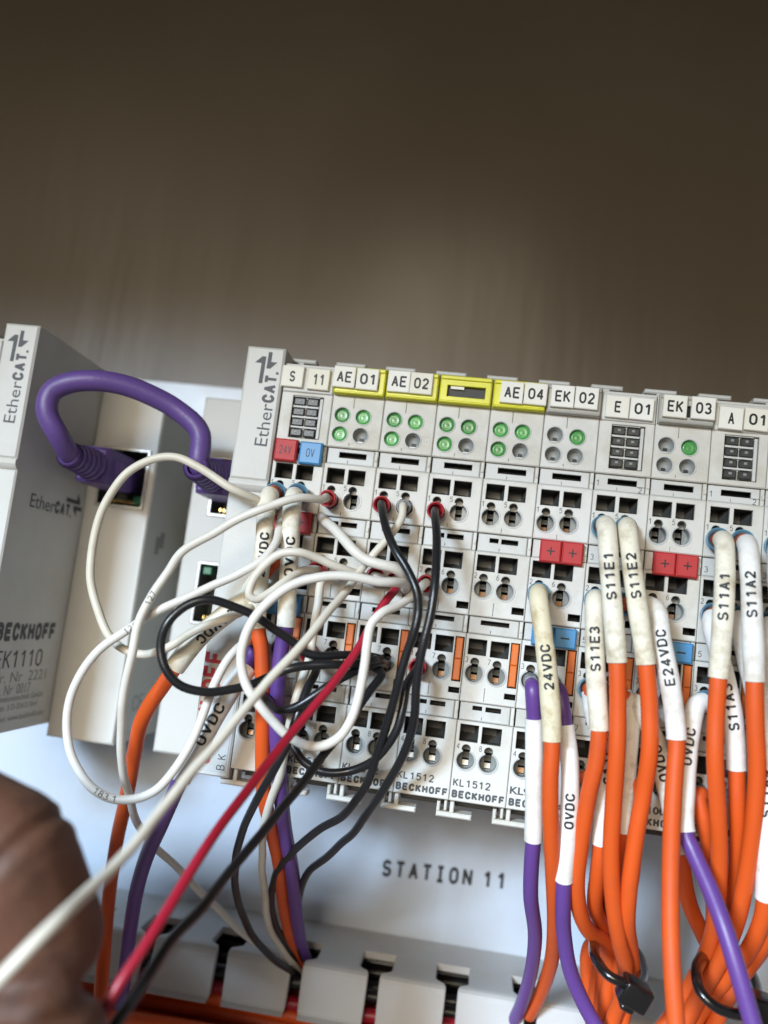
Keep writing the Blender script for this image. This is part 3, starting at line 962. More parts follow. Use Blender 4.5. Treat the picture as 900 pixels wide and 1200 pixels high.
# its contact column: the same 12 mm column as the modules
sub = {}
for nm, me in [('contact_column', H_GRID), ('release_latch', LATCH_M), ('test_slot', SLOT_M), ('rail_hook', HOOK_M), ('latch_foot', FOOT_M),
               ('tag_holder', BACKBAR_M), ('indicator_frame', GRID_M), ('lettering', DIG_M[False]), ('top_tab', TAB_M)] + [('label_bar', x) for x in BAR_M]:
    link(nm, me, cp, BASE - base(cp))
OFF = base(cp)
for u0, v0, u1, v1 in SQ: link('release_socket', RELEASE_M, cp, P((u0 + u1) / 2, (v0 + v1) / 2, 0) - OFF)
for (c, r), (u, v) in HOLE.items():
    for nm, me in (('contact_socket', CONTACT_M), ('contact_rim', RIM_M), ('spring_clamp', CLAMP_M['copper'])):
        link(nm, me, cp, P(u, v, 0) - OFF)
for r in range(4):
    for c in (4.4, 7.45): link('indicator_cell', CELL_M, cp, P(c, 14.95 - 2.42 * r, 0) - OFF)
_B = BASE; BASE = OFF
marker(cp, 'S', -0.2, 22.7, -1.5, 0.4); marker(cp, '11', 5.9, 22.5, -1.5, 0.3)
polarity(cp, '24V', 0.4, 5.6, 'red_tag', wd=5.1, ht=5.1); polarity(cp, '0V', 6.2, 5.4, 'blue_tag', wd=5.1, ht=5.1)
polarity(cp, '+', 1.6, -10.6, 'red_tag'); polarity(cp, '+', 6.4, -10.6, 'red_tag')
polarity(cp, '-', 1.6, -29.3, 'blue_tag', ht=4.6); polarity(cp, '-', 6.4, -29.3, 'blue_tag', ht=4.6)
BASE = _B

# --- extension box on the left
ex = thing('extension_box', 'white network extension box at the left edge with a violet cable plugged in', 'extension module', P(-65, -71, 68))
b = MB()
column(b, -69.7, -61.0, 27.3, -5.4, -70.5)
b.box(-69.7, -61.0, -70.5, 27.3, 36.01, 68)
b.slab(-60.99, -42.0, -74, 22.9, 36, 68, [rect(-57.9, -10.7, -44.0, 5.9)], ch=0.4)
b.box(-43.6, -42.2, -73.4, 22.4, 35.75, 36.2, ch=0.2)
part('housing', b, M['box'], ex)
b = MB(); ether_logo(b, P(-63.0, 3.0, -1.04), (0.02, 0, 1), (-1, 0, 0.02), 22.5, 2.9)
part('logo_lettering', b, M['grey_ink'], ex)
jack(ex, -58.0, -43.9, -10.8, 6.0, 36)
b = MB()
XU = -60.94
def side(px, py):                                   # point of the right side wall seen at a pixel
    a = at(px, py, 0); bb = at(px, py, 40)
    t = (XU - a.x) / (bb.x - a.x)
    return a.lerp(bb, t)
def side_text(s, p0, p1, h, bold=0.0):
    a, c = side(*p0), side(*p1)
    write(b, s, P(XU, a.z, a.y), IN, UP, width=max(2, c.y - a.y), height=h, bold=bold)
a0 = side(33, 603); a1 = side(93, 605)
ether_logo(b, P(XU, a1.z - 1.0, a0.y), IN, UP, (a1.y - a0.y) * 1.02, 3.4)
part('side_logo_lettering', b, M['grey_ink'], ex)
b = MB()
side_text('BECKHOFF', (-6, 752), (61, 757), 4.6, 0.08)
part('brand_lettering', b, M['grey_ink'], ex)
b = MB()
side_text('EK1110', (-8, 785), (47, 784), 4.4)
part('model_lettering', b, M['grey_ink'], ex)
b = MB()
side_text('Ser. Nr  2221', (-14, 803), (52, 800), 2.6); side_text('Hw. Nr  0017', (-14, 818), (34, 814), 2.6)
side_text('Automationstechnik GmbH', (-14, 826), (48, 824), 1.5); side_text('Eiserstr. 5 D-33415 Verl', (-14, 837), (41, 835), 1.5)
side_text('Internet: www.beckhoff.com', (-14, 850), (48, 846), 1.5)
part('small_lettering', b, M['pale_ink'], ex)
b = MB()
for d in (0, 1.3, 2.6): b.box(XU - 0.0, XU + 0.02, 11 + d, 11.25 + d, 9, 15)
b.box(XU, XU + 0.02, 10, 10.3, 8, 20); b.box(XU, XU + 0.02, 17, 17.3, 9, 18); b.box(XU, XU + 0.02, 10, 17.2, 8, 8.3)
part('wiring_diagram', b, M['bar'], ex)
b = MB(); write(b, 'CE', P(-41.97, -66, 45), IN, UP, width=8, height=4.5)
part('faint_lettering', b, M['pale_ink'], ex)
b = MB(); b.box(-41.99, -41.97, -22, -17, 44, 47); b.box(-41.99, -41.97, -20, -15.5, 46.9, 50)
part('faint_mark', b, M['pale_ink'], ex)

# ================================================================== VIOLET NETWORK CABLE
def plug(t, u, v):
    b = MB(); b.box(u - 4.0, u + 4.0, v - 4.4, v + 4.8, 16.5, 33, ch=0.8)
    b.box(u - 4.7, u - 4.0, v - 3.0, v + 3.0, 18.5, 31, ch=0.3)
    b.box(u - 3.4, u + 3.4, v - 3.6, v + 4.0, 32.9, 44)
    o = part('plug', b, M['ether'], t)
    b = MB(); b.add([(u + 1.0, 18, v - 2.2), (u + 1.0, 18, v + 2.2), (u + 1.0, 40, v + 2.2), (u + 1.0, 40, v - 2.2),
                     (u + 5.4, 22, v - 2.2), (u + 5.4, 22, v + 2.2)],
                    [(0, 1, 5, 4), (4, 5, 2, 3), (0, 4, 3), (1, 2, 5)])
    part('plug_tab', b, M['ether'], o)
    b = MB()
    prof = [(-0.3, 4.1)]
    for i in range(5):
        w0 = i * 2.2; r = 4.1 - 0.22 * i
        prof += [(w0 + 0.1, r), (w0 + 1.4, r - 0.05), (w0 + 1.55, r - 0.75), (w0 + 2.1, r - 0.75)]
    prof += [(11.2, 3.3), (12, 2.1)]
    b.lathe((u, 15.6, v), (0, -1, 0), prof, 20)
    part('boot', b, M['ether'], o)
e = thing('network_cable', 'violet network cable looped between the extension box and the coupler jacks', 'network cable', P(-51, -2.4, 36))
plug(e, -51.0, -2.4); plug(e, -19.2, -2.2)
pts = [P(-51.0, -2.4, 14), P(-51.0, -2.2, 5)] + [at(*p) for p in
       [(67, 508, -1), (55, 482, -3), (60, 460, -3), (80, 449, -3), (110, 446, -2), (140, 450, 0), (167, 459, 2), (207, 480, 5), (234, 507, 6)]] + [P(-19.2, -1.6, 6), P(-19.2, -2.2, 14)]
sp, _ = spline(pts, 0.8)
b = MB(); b.tube(sp, 2.5, 18)
part('jacket', b, M['ether'], e)

# ================================================================== WIRES
def hole(k, c, r, w=0.0):
    u, v = HOLE[c, r]
    return P(12 * k + u, v, w)

def ferrule(t, h, d, kind):
    """plastic collar sitting in the contact opening"""
    b = MB()
    if kind == 'blue':
        prof = [(-1.5, 1.55), (0.3, 1.8), (3.0, 2.5), (3.3, 2.48), (3.3, 2.2), (1.5, 1.6), (0.5, 0.01)]
    elif kind == 'grey':
        prof = [(-1.5, 1.5), (2.2, 1.6), (2.6, 1.5), (2.4, 1.2), (0.5, 0.01)]
    else:
        prof = [(-1.5, 1.65), (0.3, 1.72), (3.8, 1.95), (4.2, 1.85), (4.1, 1.55), (1.5, 1.2), (1.2, 0.01)]
    b.lathe(h, d, prof, 24)
    part('ferrule', b, M['ferrule_' + kind], t)

def px(pts):
    return [at(*p) if isinstance(p, tuple) else p for p in pts]

def wire(label, colour, pts, r=0.90, start=None, end=None, kind='red', lead=(0, 0), marks=(), group=None):
    """thin single wire; start / end = (k, column, row) of the contact it is clamped in"""
    p = px(pts); fer = []
    if start:
        h = hole(*start); n = p[0] - h
        d = Vector((n.x * 0.35, -abs(n.y) - 3, n.z * 0.35)).normalized()
        p = [h + IN * 1.5, h + d * 2.5, h + d * 5.2] + p; fer.append((h, d))
    if end:
        h = hole(*end); n = p[-1] - h
        d = Vector((n.x * 0.35, -abs(n.y) - 3, n.z * 0.35)).normalized()
        p = p + [h + d * 5.2, h + d * 2.5, h + IN * 1.5]; fer.append((h, d))
    sp, _ = spline(p, 0.7)
    n3 = len(sp)
    sp = [q + noise.noise_vector(q * 0.11 + Vector((7.3 * len(label), 0, 0))) * 0.32 * min(1, i / 12, (n3 - 1 - i) / 12) for i, q in enumerate(sp)]
    t = thing('wire', label, 'wire', sp[0], group)
    b = MB(); b.tube(sp, r, 12)
    o = part('insulation', b, M[colour], t)
    for h, d in fer:
        if kind: ferrule(t, h, d, kind)
    for s, c, up in marks:
        tm = wrap_text(s, sp, c, r, 0.95 * len(s), 1.25, up, 0.0, 0.03)
        part('printed_mark', tm, M['ink'], t)
    return t

def cable(label, colour, contact, sleeve_pts, cable_pts, text=None, tc=0.5, up=True, kind='blue', r=1.66, rs=1.95, sm='sleeve', tl=None, turn=0.0, lead=None, th=2.3):
    """thick single core with a white marker sleeve just behind its ferrule"""
    h = hole(*contact)
    sl = px(sleeve_pts); cb = px(cable_pts)
    first = sl[0] if sl else cb[0]
    d = Vector(((first.x - h.x) * 0.3, -5.0, (first.z - h.z) * 0.2 + 0.5)).normalized()
    head = [h + IN * 1.0, h + d * 2.5, h + d * 4.6] + (px(lead) if lead else [])
    allp = head + sl + cb
    sp, idx = spline(allp, 0.8)
    t = thing('cable', label, 'cable', sp[0], 'thick cables wired to the terminals')
    b = MB()
    b.tube(sp, lambda f: r * min(1, 0.78 + 0.22 * f * len(sp) / 10), 14)
    part('insulation', b, M[colour], t)
    ferrule(t, h, d, kind)
    if sl:
        i0, i1 = idx[len(head)], idx[len(head) + len(sl) - 1]
        if not lead: i0 = int(idx[len(head) - 1] * 0.38 + i0 * 0.62)
        seg = sp[i0:i1 + 1]
        ph = random.uniform(0, 6)
        b = MB()
        rr = lambda f: rs * (1 + 0.018 * math.sin(ph + f * 9) + 0.012 * math.sin(ph * 2 + f * 23)) * (1.0 if 0.02 < f < 0.98 else 1.015)
        b.tube(seg, rr, 20, cap=False)
        fr = frames(seg)
        for pos, T, N, B in (fr[0], fr[-1]):         # rolled ends: a ring closing on the cable
            vs = []; n = 20
            for q in (rs * 1.015, r * 0.9):
                for kk in range(n):
                    a = 2 * math.pi * kk / n
                    vs.append(pos + N * math.cos(a) * q + B * math.sin(a) * q)
            b.add(vs, [(i, (i + 1) % n, n + (i + 1) % n, n + i) for i in range(n)])
        so = part('marker_sleeve', b, M[sm], t)
        if text:
            tm = wrap_text(text, seg, tc, rs * 1.02, tl or 1.75 * len(text), th * rs / 2.2, up, 0.04, 0.07, turn)
            part('lettering', tm, M['ink'], so)
    return t

# ---- thick cables at the coupler
cable('orange cable from the 24V contact in a stained sleeve running straight down', 'orange', (0, 1, 1),
      [(313, 588, -9), (309, 640, -9.5), (303, 690, -9), (302, 736, -8.5)],
      [(306, 760, -8), (308, 810, -7), (308, 860, -5), (309, 927, 1), (317, 967, 8), (327, 1010, 18), (333, 1060, 31), (343, 1106, 43), (354, 1130, 50), (358, 1144, 55)], '24VDC', 0.48, tl=9.5)
cable('violet cable from the 0V contact in a stained sleeve, second from the coupler edge', 'purple', (0, 2, 1),
      [(343, 588, -9), (340, 640, -9.5), (337, 690, -9), (335, 734, -8.5)],
      [(330, 760, -8), (326, 800, -7.5), (324, 850, -6), (328, 910, -1), (333, 967, 8), (342, 1017, 18), (347, 1067, 31), (353, 1108, 44), (360, 1130, 51), (362, 1144, 56)], '0VDC', 0.5, tl=8.5)
cable('orange cable whose fat white sleeve bends left across the coupler', 'orange', (0, 1, 2),
      [(305, 677, -5.5), (288, 700, -8), (262, 722, -10), (235, 745, -10.5), (205, 782, -9.5)],
      [(192, 802, -9), (178, 822, -8), (166, 845, -6), (158, 880, 0), (148, 935, 8), (137, 985, 18), (129, 1040, 22), (124, 1090, 22), (120, 1140, 18), (116, 1190, 12)],
      '24VDC', 0.52, tl=9.5, rs=2.15, sm='sleeve', lead=[(322, 655, -5)], up=False, turn=0.3)
cable('violet cable leaving a fat white 0VDC sleeve below the coupler', 'purple', (0, 1, 3),
      [(288, 785, -7), (268, 812, -11), (245, 850, -13), (212, 913, -13)],
      [(202, 935, -12), (188, 967, -8), (172, 1003, 0), (161, 1040, 8), (153, 1087, 20), (148, 1127, 28), (141, 1180, 30)], '0VDC', 0.52, tl=8.6, rs=2.15, sm='sleeve2', lead=[(294, 772, -5)])

# ---- thin white wires
wire('white wire from the first AE 01 contact looping left and down to the duct', 'white',
     [(377, 586, -9), (350, 583, -14), (317, 592, -15.5), (283, 607, -16), (250, 625, -17), (213, 647, -18), (197, 670, -20), (177, 700, -21), (163, 727, -22), (155, 765, -22),
      (147, 805, -20), (142, 855, -16), (144, 900, -10), (152, 937, -3), (163, 967, 4), (180, 990, 10), (207, 1017, 18), (233, 1043, 26), (260, 1070, 33), (290, 1098, 39), (324, 1122, 43), (348, 1136, 47), (356, 1148, 54)],
     start=(1, 1, 1), marks=(('127', 0.285, True),))
wire('white wire making the widest loop across the extension box at the left', 'white',
     [(322, 600, -3), (308, 590, -9), (283, 578, -13), (267, 570, -14), (233, 547, -14), (207, 536, -14), (180, 538, -14), (150, 553, -14), (127, 583, -14), (113, 620, -14), (107, 660, -14), (108, 690, -14), (115, 718, -14.5), (128, 745, -15),
      (145, 761, -15), (167, 767, -15), (185, 764, -15.5), (202, 757, -15.5), (230, 738, -15.5), (265, 724, -15), (290, 715, -12), (306, 706, -4), (314, 704, -2)], r=0.9)
wire('white wire in a long low loop hanging below the extension box jack', 'white',
     [(331, 597, -2), (328, 615, -8), (322, 637, -13), (307, 657, -15.5), (280, 674, -16.5), (247, 687, -17.5), (213, 703, -18.5), (177, 720, -19), (150, 737, -19), (123, 757, -19), (100, 783, -19), (83, 815, -19), (78, 850, -19), (83, 883, -19), (97, 910, -19), (113, 927, -18.5), (133, 937, -18), (157, 937, -18),
      (180, 927, -18), (202, 905, -18), (221, 877, -18), (238, 838, -18), (252, 802, -17), (266, 774, -15), (282, 756, -12), (297, 750, -4)], r=0.9, marks=(('183 1', 0.63, False), ('126', 0.34, True)))
wire('white wire in a small hairpin between the sleeves and the AE 01 module', 'white',
     [(355, 669, -8), (333, 681, -13), (313, 696, -15), (300, 702, -16), (292, 697, -16.5), (296, 680, -16.5), (310, 662, -16), (326, 650, -16), (347, 647, -16), (370, 653, -14), (395, 664, -12), (418, 672, -9), (432, 678, -5), (438, 682, -1)], r=0.9, start=(1, 1, 2))
wire('white wire bowed in a big open loop over the coupler contacts', 'white',
     [(474, 690, -7), (474, 684, -12), (462, 683, -16), (447, 682, -18), (413, 675, -20), (380, 675, -21), (347, 683, -22), (320, 700, -23), (300, 722, -23.5), (288, 745, -24), (283, 773, -24), (289, 803, -24), (303, 825, -24), (320, 844, -23), (338, 862, -22), (357, 873, -21), (377, 875, -20),
      (396, 865, -19), (411, 842, -18), (421, 812, -18), (427, 780, -18), (429, 755, -18), (434, 732, -17), (447, 719, -16), (464, 711, -13), (483, 699, -9)], start=(2, 2, 2), end=(3, 1, 2), r=0.95)
wire('short white wire slanting between the AE 01 and AE 02 contacts', 'white',
     [(376, 606, 0), (381, 611, -4), (390, 619, -8), (402, 632, -11), (415, 646, -13), (428, 656, -13), (445, 662, -13), (462, 666, -12), (471, 672, -10), (469, 679, -7), (460, 682, -6)], end=(2, 1, 2), r=1.12)
wire('white wire slanting down from AE 02 into the fingers at bottom left', 'white',
     [(471, 606, -6), (463, 620, -7), (443, 643, -8), (423, 668, -9), (410, 687, -13), (380, 723, -23), (347, 763, -30), (313, 800, -35), (280, 840, -41), (247, 880, -47), (213, 918, -53), (167, 978, -62), (133, 1015, -69), (100, 1047, -76), (67, 1078, -82), (33, 1112, -85), (0, 1147, -86), (-40, 1190, -84)], start=(2, 2, 1), kind='grey', r=0.85)
wire('white wire hanging from AE 01 behind the black wires to the duct', 'white',
     [(378, 680, -7), (373, 710, -9), (367, 745, -9), (362, 773, -9), (352, 803, -9), (341, 840, -9), (334, 880, -6), (329, 910, -3), (318, 935, 0), (310, 962, 4), (307, 997, 11), (310, 1047, 25), (318, 1090, 35), (334, 1118, 42), (350, 1137, 47), (356, 1148, 54)], start=(1, 2, 2), r=0.9, kind=None, marks=(('12', 0.32, True),))

# ---- black and red wires
wire('black wire from the first AE 02 contact curving down to the duct', 'black',
     [(447, 598, -9), (452, 620, -13), (463, 645, -16), (477, 668, -17), (488, 692, -18), (490, 715, -18), (485, 740, -18), (477, 765, -17), (467, 800, -16), (457, 837, -14), (444, 880, -11), (431, 915, -7), (417, 938, -4), (398, 958, 0), (367, 977, 6), (341, 1000, 12), (324, 1023, 20), (318, 1053, 28), (325, 1087, 36), (340, 1115, 43), (352, 1136, 49), (356, 1146, 54)], start=(2, 1, 1))
wire('black wire from the module with the empty tag holder, outermost of the hanging black wires', 'black',
     [(510, 606, -9), (512, 640, -15), (510, 683, -19), (504, 720, -20), (495, 760, -20), (489, 800, -19), (485, 840, -17), (477, 873, -14), (461, 907, -9), (441, 938, -4), (413, 977, 4), (385, 1002, 11), (362, 1022, 18), (351, 1045, 26), (348, 1080, 34), (351, 1110, 43), (357, 1132, 50), (359, 1144, 55)], start=(3, 1, 1))
wire('black wire hanging from AE 01 over the red wire end to the duct', 'black',
     [(370, 783, -8), (360, 807, -12), (349, 835, -14), (338, 868, -14), (321, 903, -13), (303, 932, -10), (287, 967, -3), (278, 997, 4), (275, 1023, 10), (280, 1060, 20), (297, 1098, 31), (321, 1124, 37), (343, 1139, 43), (354, 1149, 52)], start=(1, 1, 3))
wire('black wire from AE 02 running down beside the red wire to the fingers', 'black',
     [(447, 790, -8), (436, 806, -10), (420, 829, -12), (398, 862, -14), (380, 883, -16), (364, 904, -19), (341, 934, -24), (310, 973, -30), (277, 1013, -36), (240, 1060, -44), (200, 1103, -51), (167, 1153, -57), (140, 1193, -61), (120, 1225, -62)], start=(2, 1, 3))
wire('black wire in a wide round loop over the coupler front', 'black',
     [(440, 773, -9), (413, 778, -13), (385, 778, -15), (360, 780, -16), (340, 784, -17), (318, 792, -17), (298, 801, -18), (273, 808, -20), (240, 812, -23), (210, 803, -25), (194, 784, -26), (188, 757, -26), (196, 730, -26), (217, 710, -25), (243, 703, -24), (270, 709, -22), (297, 721, -20), (320, 737, -18), (342, 752, -16), (356, 764, -15), (375, 768, -14), (400, 767, -12), (425, 768, -9), (446, 772, -5)],
     start=(2, 1, 3), kind=None)
wire('black wire making an arc low across AE 01 and AE 02', 'black',
     [(441, 778, -8), (413, 789, -12), (387, 803, -14), (363, 819, -15), (343, 830, -15), (327, 832, -14), (318, 826, -12), (311, 818, -10), (305, 806, -3)], start=(2, 2, 3), kind=None)
wire('black wire hanging in a low curve under the white loop', 'black',
     [(487, 786, -8), (477, 803, -11), (472, 830, -12), (466, 855, -12), (453, 876, -11), (433, 895, -9), (410, 904, -8), (380, 905, -8), (357, 894, -8), (344, 876, -8), (334, 856, -7), (324, 846, -3)], start=(3, 1, 3))
wire('red wire running from AE 02 diagonally down to the fingers', 'red',
     [(462, 690, -9), (453, 703, -11), (437, 730, -13), (418, 762, -16), (393, 797, -20), (367, 829, -24), (340, 861, -28), (313, 895, -33), (280, 938, -39), (256, 972, -43), (233, 1007, -47), (200, 1060, -53), (167, 1113, -58), (140, 1155, -61), (123, 1183, -62), (105, 1212, -62)], start=(2, 2, 2), r=0.88, kind=None)

# ---- thick cables on the right
cable('orange cable in a stained 24VDC sleeve hanging from EK 02', 'orange', (5, 1, 2), [(631, 700, -10), (637, 745, -12), (643, 800, -13), (647, 868, -13)],
      [(645, 910, -12), (645, 950, -10), (648, 1017, -4), (650, 1083, 8), (646, 1127, 22), (634, 1163, 34), (620, 1190, 42)], '24VDC', 0.55)
cable('violet cable leaving EK 02 bare then entering a white sleeve, left one', 'purple', (5, 1, 3), [(626, 842, -6), (626, 900, -6), (625, 984, -3)],
      [(623, 1010, -1), (622, 1050, 4), (627, 1095, 14), (622, 1140, 26), (610, 1180, 38), (600, 1200, 44)], None, sm='sleeve2', kind='grey', lead=[(624, 805, -7), (625, 822, -7)], r=1.6, rs=1.85)
cable('violet cable in a white 0VDC sleeve beside the 24VDC cable', 'purple', (5, 2, 3), [(662, 850, -7), (668, 900, -8), (667, 960, -7), (661, 1031, -4)],
      [(660, 1060, -2), (661, 1095, 2), (669, 1140, 6), (686, 1180, 8), (706, 1215, 8)], '0VDC', 0.52, sm='sleeve2', kind='grey', lead=[(655, 808, -6), (659, 828, -7)], r=1.6, rs=1.85)
cable('orange cable in the stained S11E3 sleeve', 'orange', (6, 1, 2), [(697, 706, -10), (697, 755, -12), (699, 805, -13), (702, 855, -13)],
      [(699, 890, -12), (690, 930, -10), (682, 980, -7), (676, 1035, -3), (680, 1070, 1), (691, 1092, 6), (708, 1104, 12), (716, 1128, 16), (712, 1165, 18), (704, 1215, 20)], 'S11E3', 0.45, sm='sleeve')
cable('orange cable in the stained S11E1 sleeve', 'orange', (6, 1, 1), [(711, 620, -12), (714, 665, -15), (718, 715, -16), (723, 776, -16)],
      [(724, 830, -15), (723, 880, -14), (719, 940, -11), (716, 1000, -8), (718, 1050, -5), (725, 1100, -1), (733, 1130, 4), (731, 1160, 9), (720, 1190, 13), (712, 1220, 14)], 'S11E1', 0.47)
cable('orange cable in the cream S11E2 sleeve', 'orange', (6, 2, 1), [(736, 622, -12), (741, 665, -15), (748, 715, -16), (757, 778, -16)],
      [(761, 830, -15), (761, 880, -14), (754, 930, -11), (746, 975, -9), (738, 1035, -6), (735, 1080, -2), (739, 1112, 4), (741, 1140, 9), (733, 1175, 14), (725, 1220, 16)], 'S11E2', 0.45)
cable('orange cable in the white E24VDC sleeve, hanging in front of the others', 'orange', (6, 2, 2), [(768, 714, -10), (776, 755, -13), (785, 800, -14), (793, 866, -14)],
      [(791, 900, -14), (788, 950, -14), (786, 1020, -14), (786, 1090, -15), (788, 1140, -16), (793, 1210, -17)], 'E24VDC', 0.48, sm='sleeve2')
cable('orange cable in the cream S11A1 sleeve', 'orange', (8, 1, 1), [(849, 640, -12), (849, 690, -15), (846, 740, -16), (842, 794, -16)],
      [(839, 840, -15), (838, 890, -14), (841, 950, -11), (843, 1005, -7), (840, 1060, -2), (832, 1105, 4), (812, 1150, 9), (788, 1190, 12), (765, 1220, 13)], 'S11A1', 0.5)
cable('orange cable in the white S11A2 sleeve', 'orange', (8, 2, 1), [(877, 645, -12), (880, 690, -15), (882, 740, -16), (884, 798, -16)],
      [(885, 850, -15), (887, 905, -13), (883, 965, -10), (874, 1030, -6), (862, 1083, -2), (842, 1130, 3), (818, 1170, 7), (795, 1215, 9)], 'S11A2', 0.45, sm='sleeve2')
cable('orange cable in a white sleeve half hidden behind the S11A1 cable', 'orange', (8, 1, 2), [(834, 730, -7), (842, 765, -8), (853, 810, -9), (860, 850, -9), (863, 901, -8)],
      [(864, 940, -7), (865, 985, -4), (861, 1045, 3), (848, 1105, 10), (822, 1155, 15), (798, 1195, 17), (780, 1220, 18)], 'S11A3', 0.6, sm='sleeve2')
cable('orange cable in a long white sleeve running down the right edge', 'orange', (8, 2, 2), [(868, 732, -7), (876, 775, -8), (889, 830, -9), (896, 900, -10), (898, 980, -9), (897, 1052, -6)],
      [(892, 1080, -4), (876, 1115, 0), (850, 1148, 5), (825, 1180, 9), (800, 1220, 11)], 'S11A4', 0.62, sm='sleeve2')
cable('violet cable crossing in front of the orange bundle at bottom right', 'purple', (8, 1, 3), [(817, 826, -6), (808, 865, -8), (803, 920, -9), (803, 975, -10)],
      [(811, 995, -11), (833, 1045, -15), (848, 1085, -18), (862, 1130, -20), (885, 1210, -22)], '0VDC', 0.4, sm='sleeve2', r=1.62)
cable('orange cable behind, in a stained sleeve bent beneath the E24VDC sleeve', 'orange', (7, 1, 3), [(750, 825, -5), (764, 858, -6), (778, 910, -6), (797, 996, -4)],
      [(800, 1020, -2), (808, 1060, 4), (825, 1098, 10), (836, 1125, 15), (822, 1160, 20), (795, 1195, 22), (770, 1220, 22)], '0VDC', 0.42, sm='sleeve', kind='grey')
cable('orange cable in a white sleeve mostly hidden behind the S11E1 cable', 'orange', (6, 1, 3), [(694, 825, -4), (703, 870, -5), (707, 930, -5), (704, 988, -4)],
      [(701, 1020, -2), (697, 1060, 4), (704, 1082, 12), (711, 1115, 20), (700, 1150, 24), (693, 1215, 26)], 'S11E4', 0.45, sm='sleeve2', turn=-0.5)
cable('orange cable in a white sleeve between the S11E1 and S11E2 cables', 'orange', (6, 2, 3), [(738, 825, -4), (737, 870, -5), (733, 920, -5), (729, 972, -4)],
      [(726, 1000, -1), (720, 1045, 6), (710, 1090, 20), (690, 1112, 26), (688, 1135, 28), (694, 1175, 29), (700, 1220, 30)], None, sm='sleeve')
cable('orange cable entering the lowest A 01 contact without a sleeve', 'orange', (8, 1, 4), [], [(818, 932, -5), (826, 965, -5), (832, 1000, -1), (836, 1050, 7), (834, 1095, 14), (816, 1145, 21), (790, 1185, 24), (765, 1220, 25)], kind='grey')
cable('orange cable just outside the right edge, uppermost contact', 'orange', (9, 1, 1), [(911, 652, -10), (914, 720, -14), (915, 800, -14)],
      [(914, 900, -13), (913, 1000, -9), (905, 1075, -3), (884, 1122, 2), (858, 1160, 6), (830, 1215, 10)], None, sm='sleeve2')
cable('orange cable in a white sleeve touching the right edge of the photo', 'orange', (9, 1, 2), [(899, 740, -7), (904, 790, -8), (910, 860, -9)],
      [(911, 950, -7), (910, 1040, -1), (896, 1105, 6), (868, 1145, 11), (842, 1185, 14), (820, 1225, 15)], None, sm='sleeve2')

cable('orange cable from the lowest left contact of E 01 into the tied bundle', 'orange', (6, 1, 4), [], [(696, 915, -5), (703, 955, -3), (706, 1010, 4), (704, 1062, 14), (709, 1110, 20), (706, 1160, 22), (700, 1218, 24)], kind='grey')
cable('orange cable from the lowest right contact of E 01 into the tied bundle', 'orange', (6, 2, 4), [], [(738, 915, -5), (744, 960, -3), (741, 1020, 2), (731, 1075, 9), (726, 1115, 14), (722, 1165, 18), (717, 1220, 20)], kind='grey')
simple_cable('cable', 'orange cable sweeping in from the right edge, upper of the two without sleeves', 'cable', px([(925, 960, 6), (906, 1050, 8), (882, 1105, 12), (850, 1148, 16), (822, 1183, 18), (798, 1222, 20)]), 1.66, M['orange'], 'thick cables wired to the terminals')
simple_cable('cable', 'orange cable sweeping in from the right edge, lower of the two without sleeves', 'cable', px([(930, 1030, -2), (900, 1098, 3), (868, 1138, 8), (838, 1177, 12), (812, 1224, 14)]), 1.66, M['orange'], 'thick cables wired to the terminals')

# ---- cable ties
def tie(label, ring, head, hs, rot):
    sp, _ = spline(px(ring) + [px(ring)[0]], 0.7)
    t = thing('cable_tie', label, 'cable tie', at(*head), 'black cable ties round the orange bundles')
    b = MB(); b.tube(sp, 1.25, 12, squash=0.8)
    part('strap', b, M['tie'], t)
    c = at(*head)
    b = MB(); b.box(-hs, hs, -hs * 0.8, hs * 0.8, -2.4, 2.4); b.box(-hs * 0.5, hs * 0.5, -hs * 1.3, -hs * 0.83, -1.2, 1.4)
    me = b.mesh('tie_head', M['tie'])
    bm = bmesh.new(); bm.from_mesh(me)
    bmesh.ops.bevel(bm, geom=bm.edges[:], offset=0.0006, segments=3, affect='EDGES', profile=0.5, clamp_overlap=True)
    for f in bm.faces: f.smooth = True
    bm.to_mesh(me); bm.free()
    o = link('tie_head', me, t); o.rotation_euler = (0.15, math.radians(rot), 0.1)
tie('black cable tie round the orange bundle below the S11E1 cable', [(700, 1096, 18), (696, 1108, 6), (700, 1126, -5), (713, 1143, -8), (732, 1152, -8), (748, 1152, -2), (752, 1132, 14), (740, 1110, 26), (718, 1098, 28)], (743, 1164, -7), 2.9, 22)
tie('black cable tie round the orange bundle in the bottom right corner', [(836, 1118, 18), (822, 1124, 2), (816, 1142, -6), (822, 1163, -9), (838, 1179, -10), (860, 1188, -9), (882, 1186, -4), (888, 1160, 12), (872, 1130, 24), (852, 1117, 26)], (893, 1185, -8), 3.6, 10)

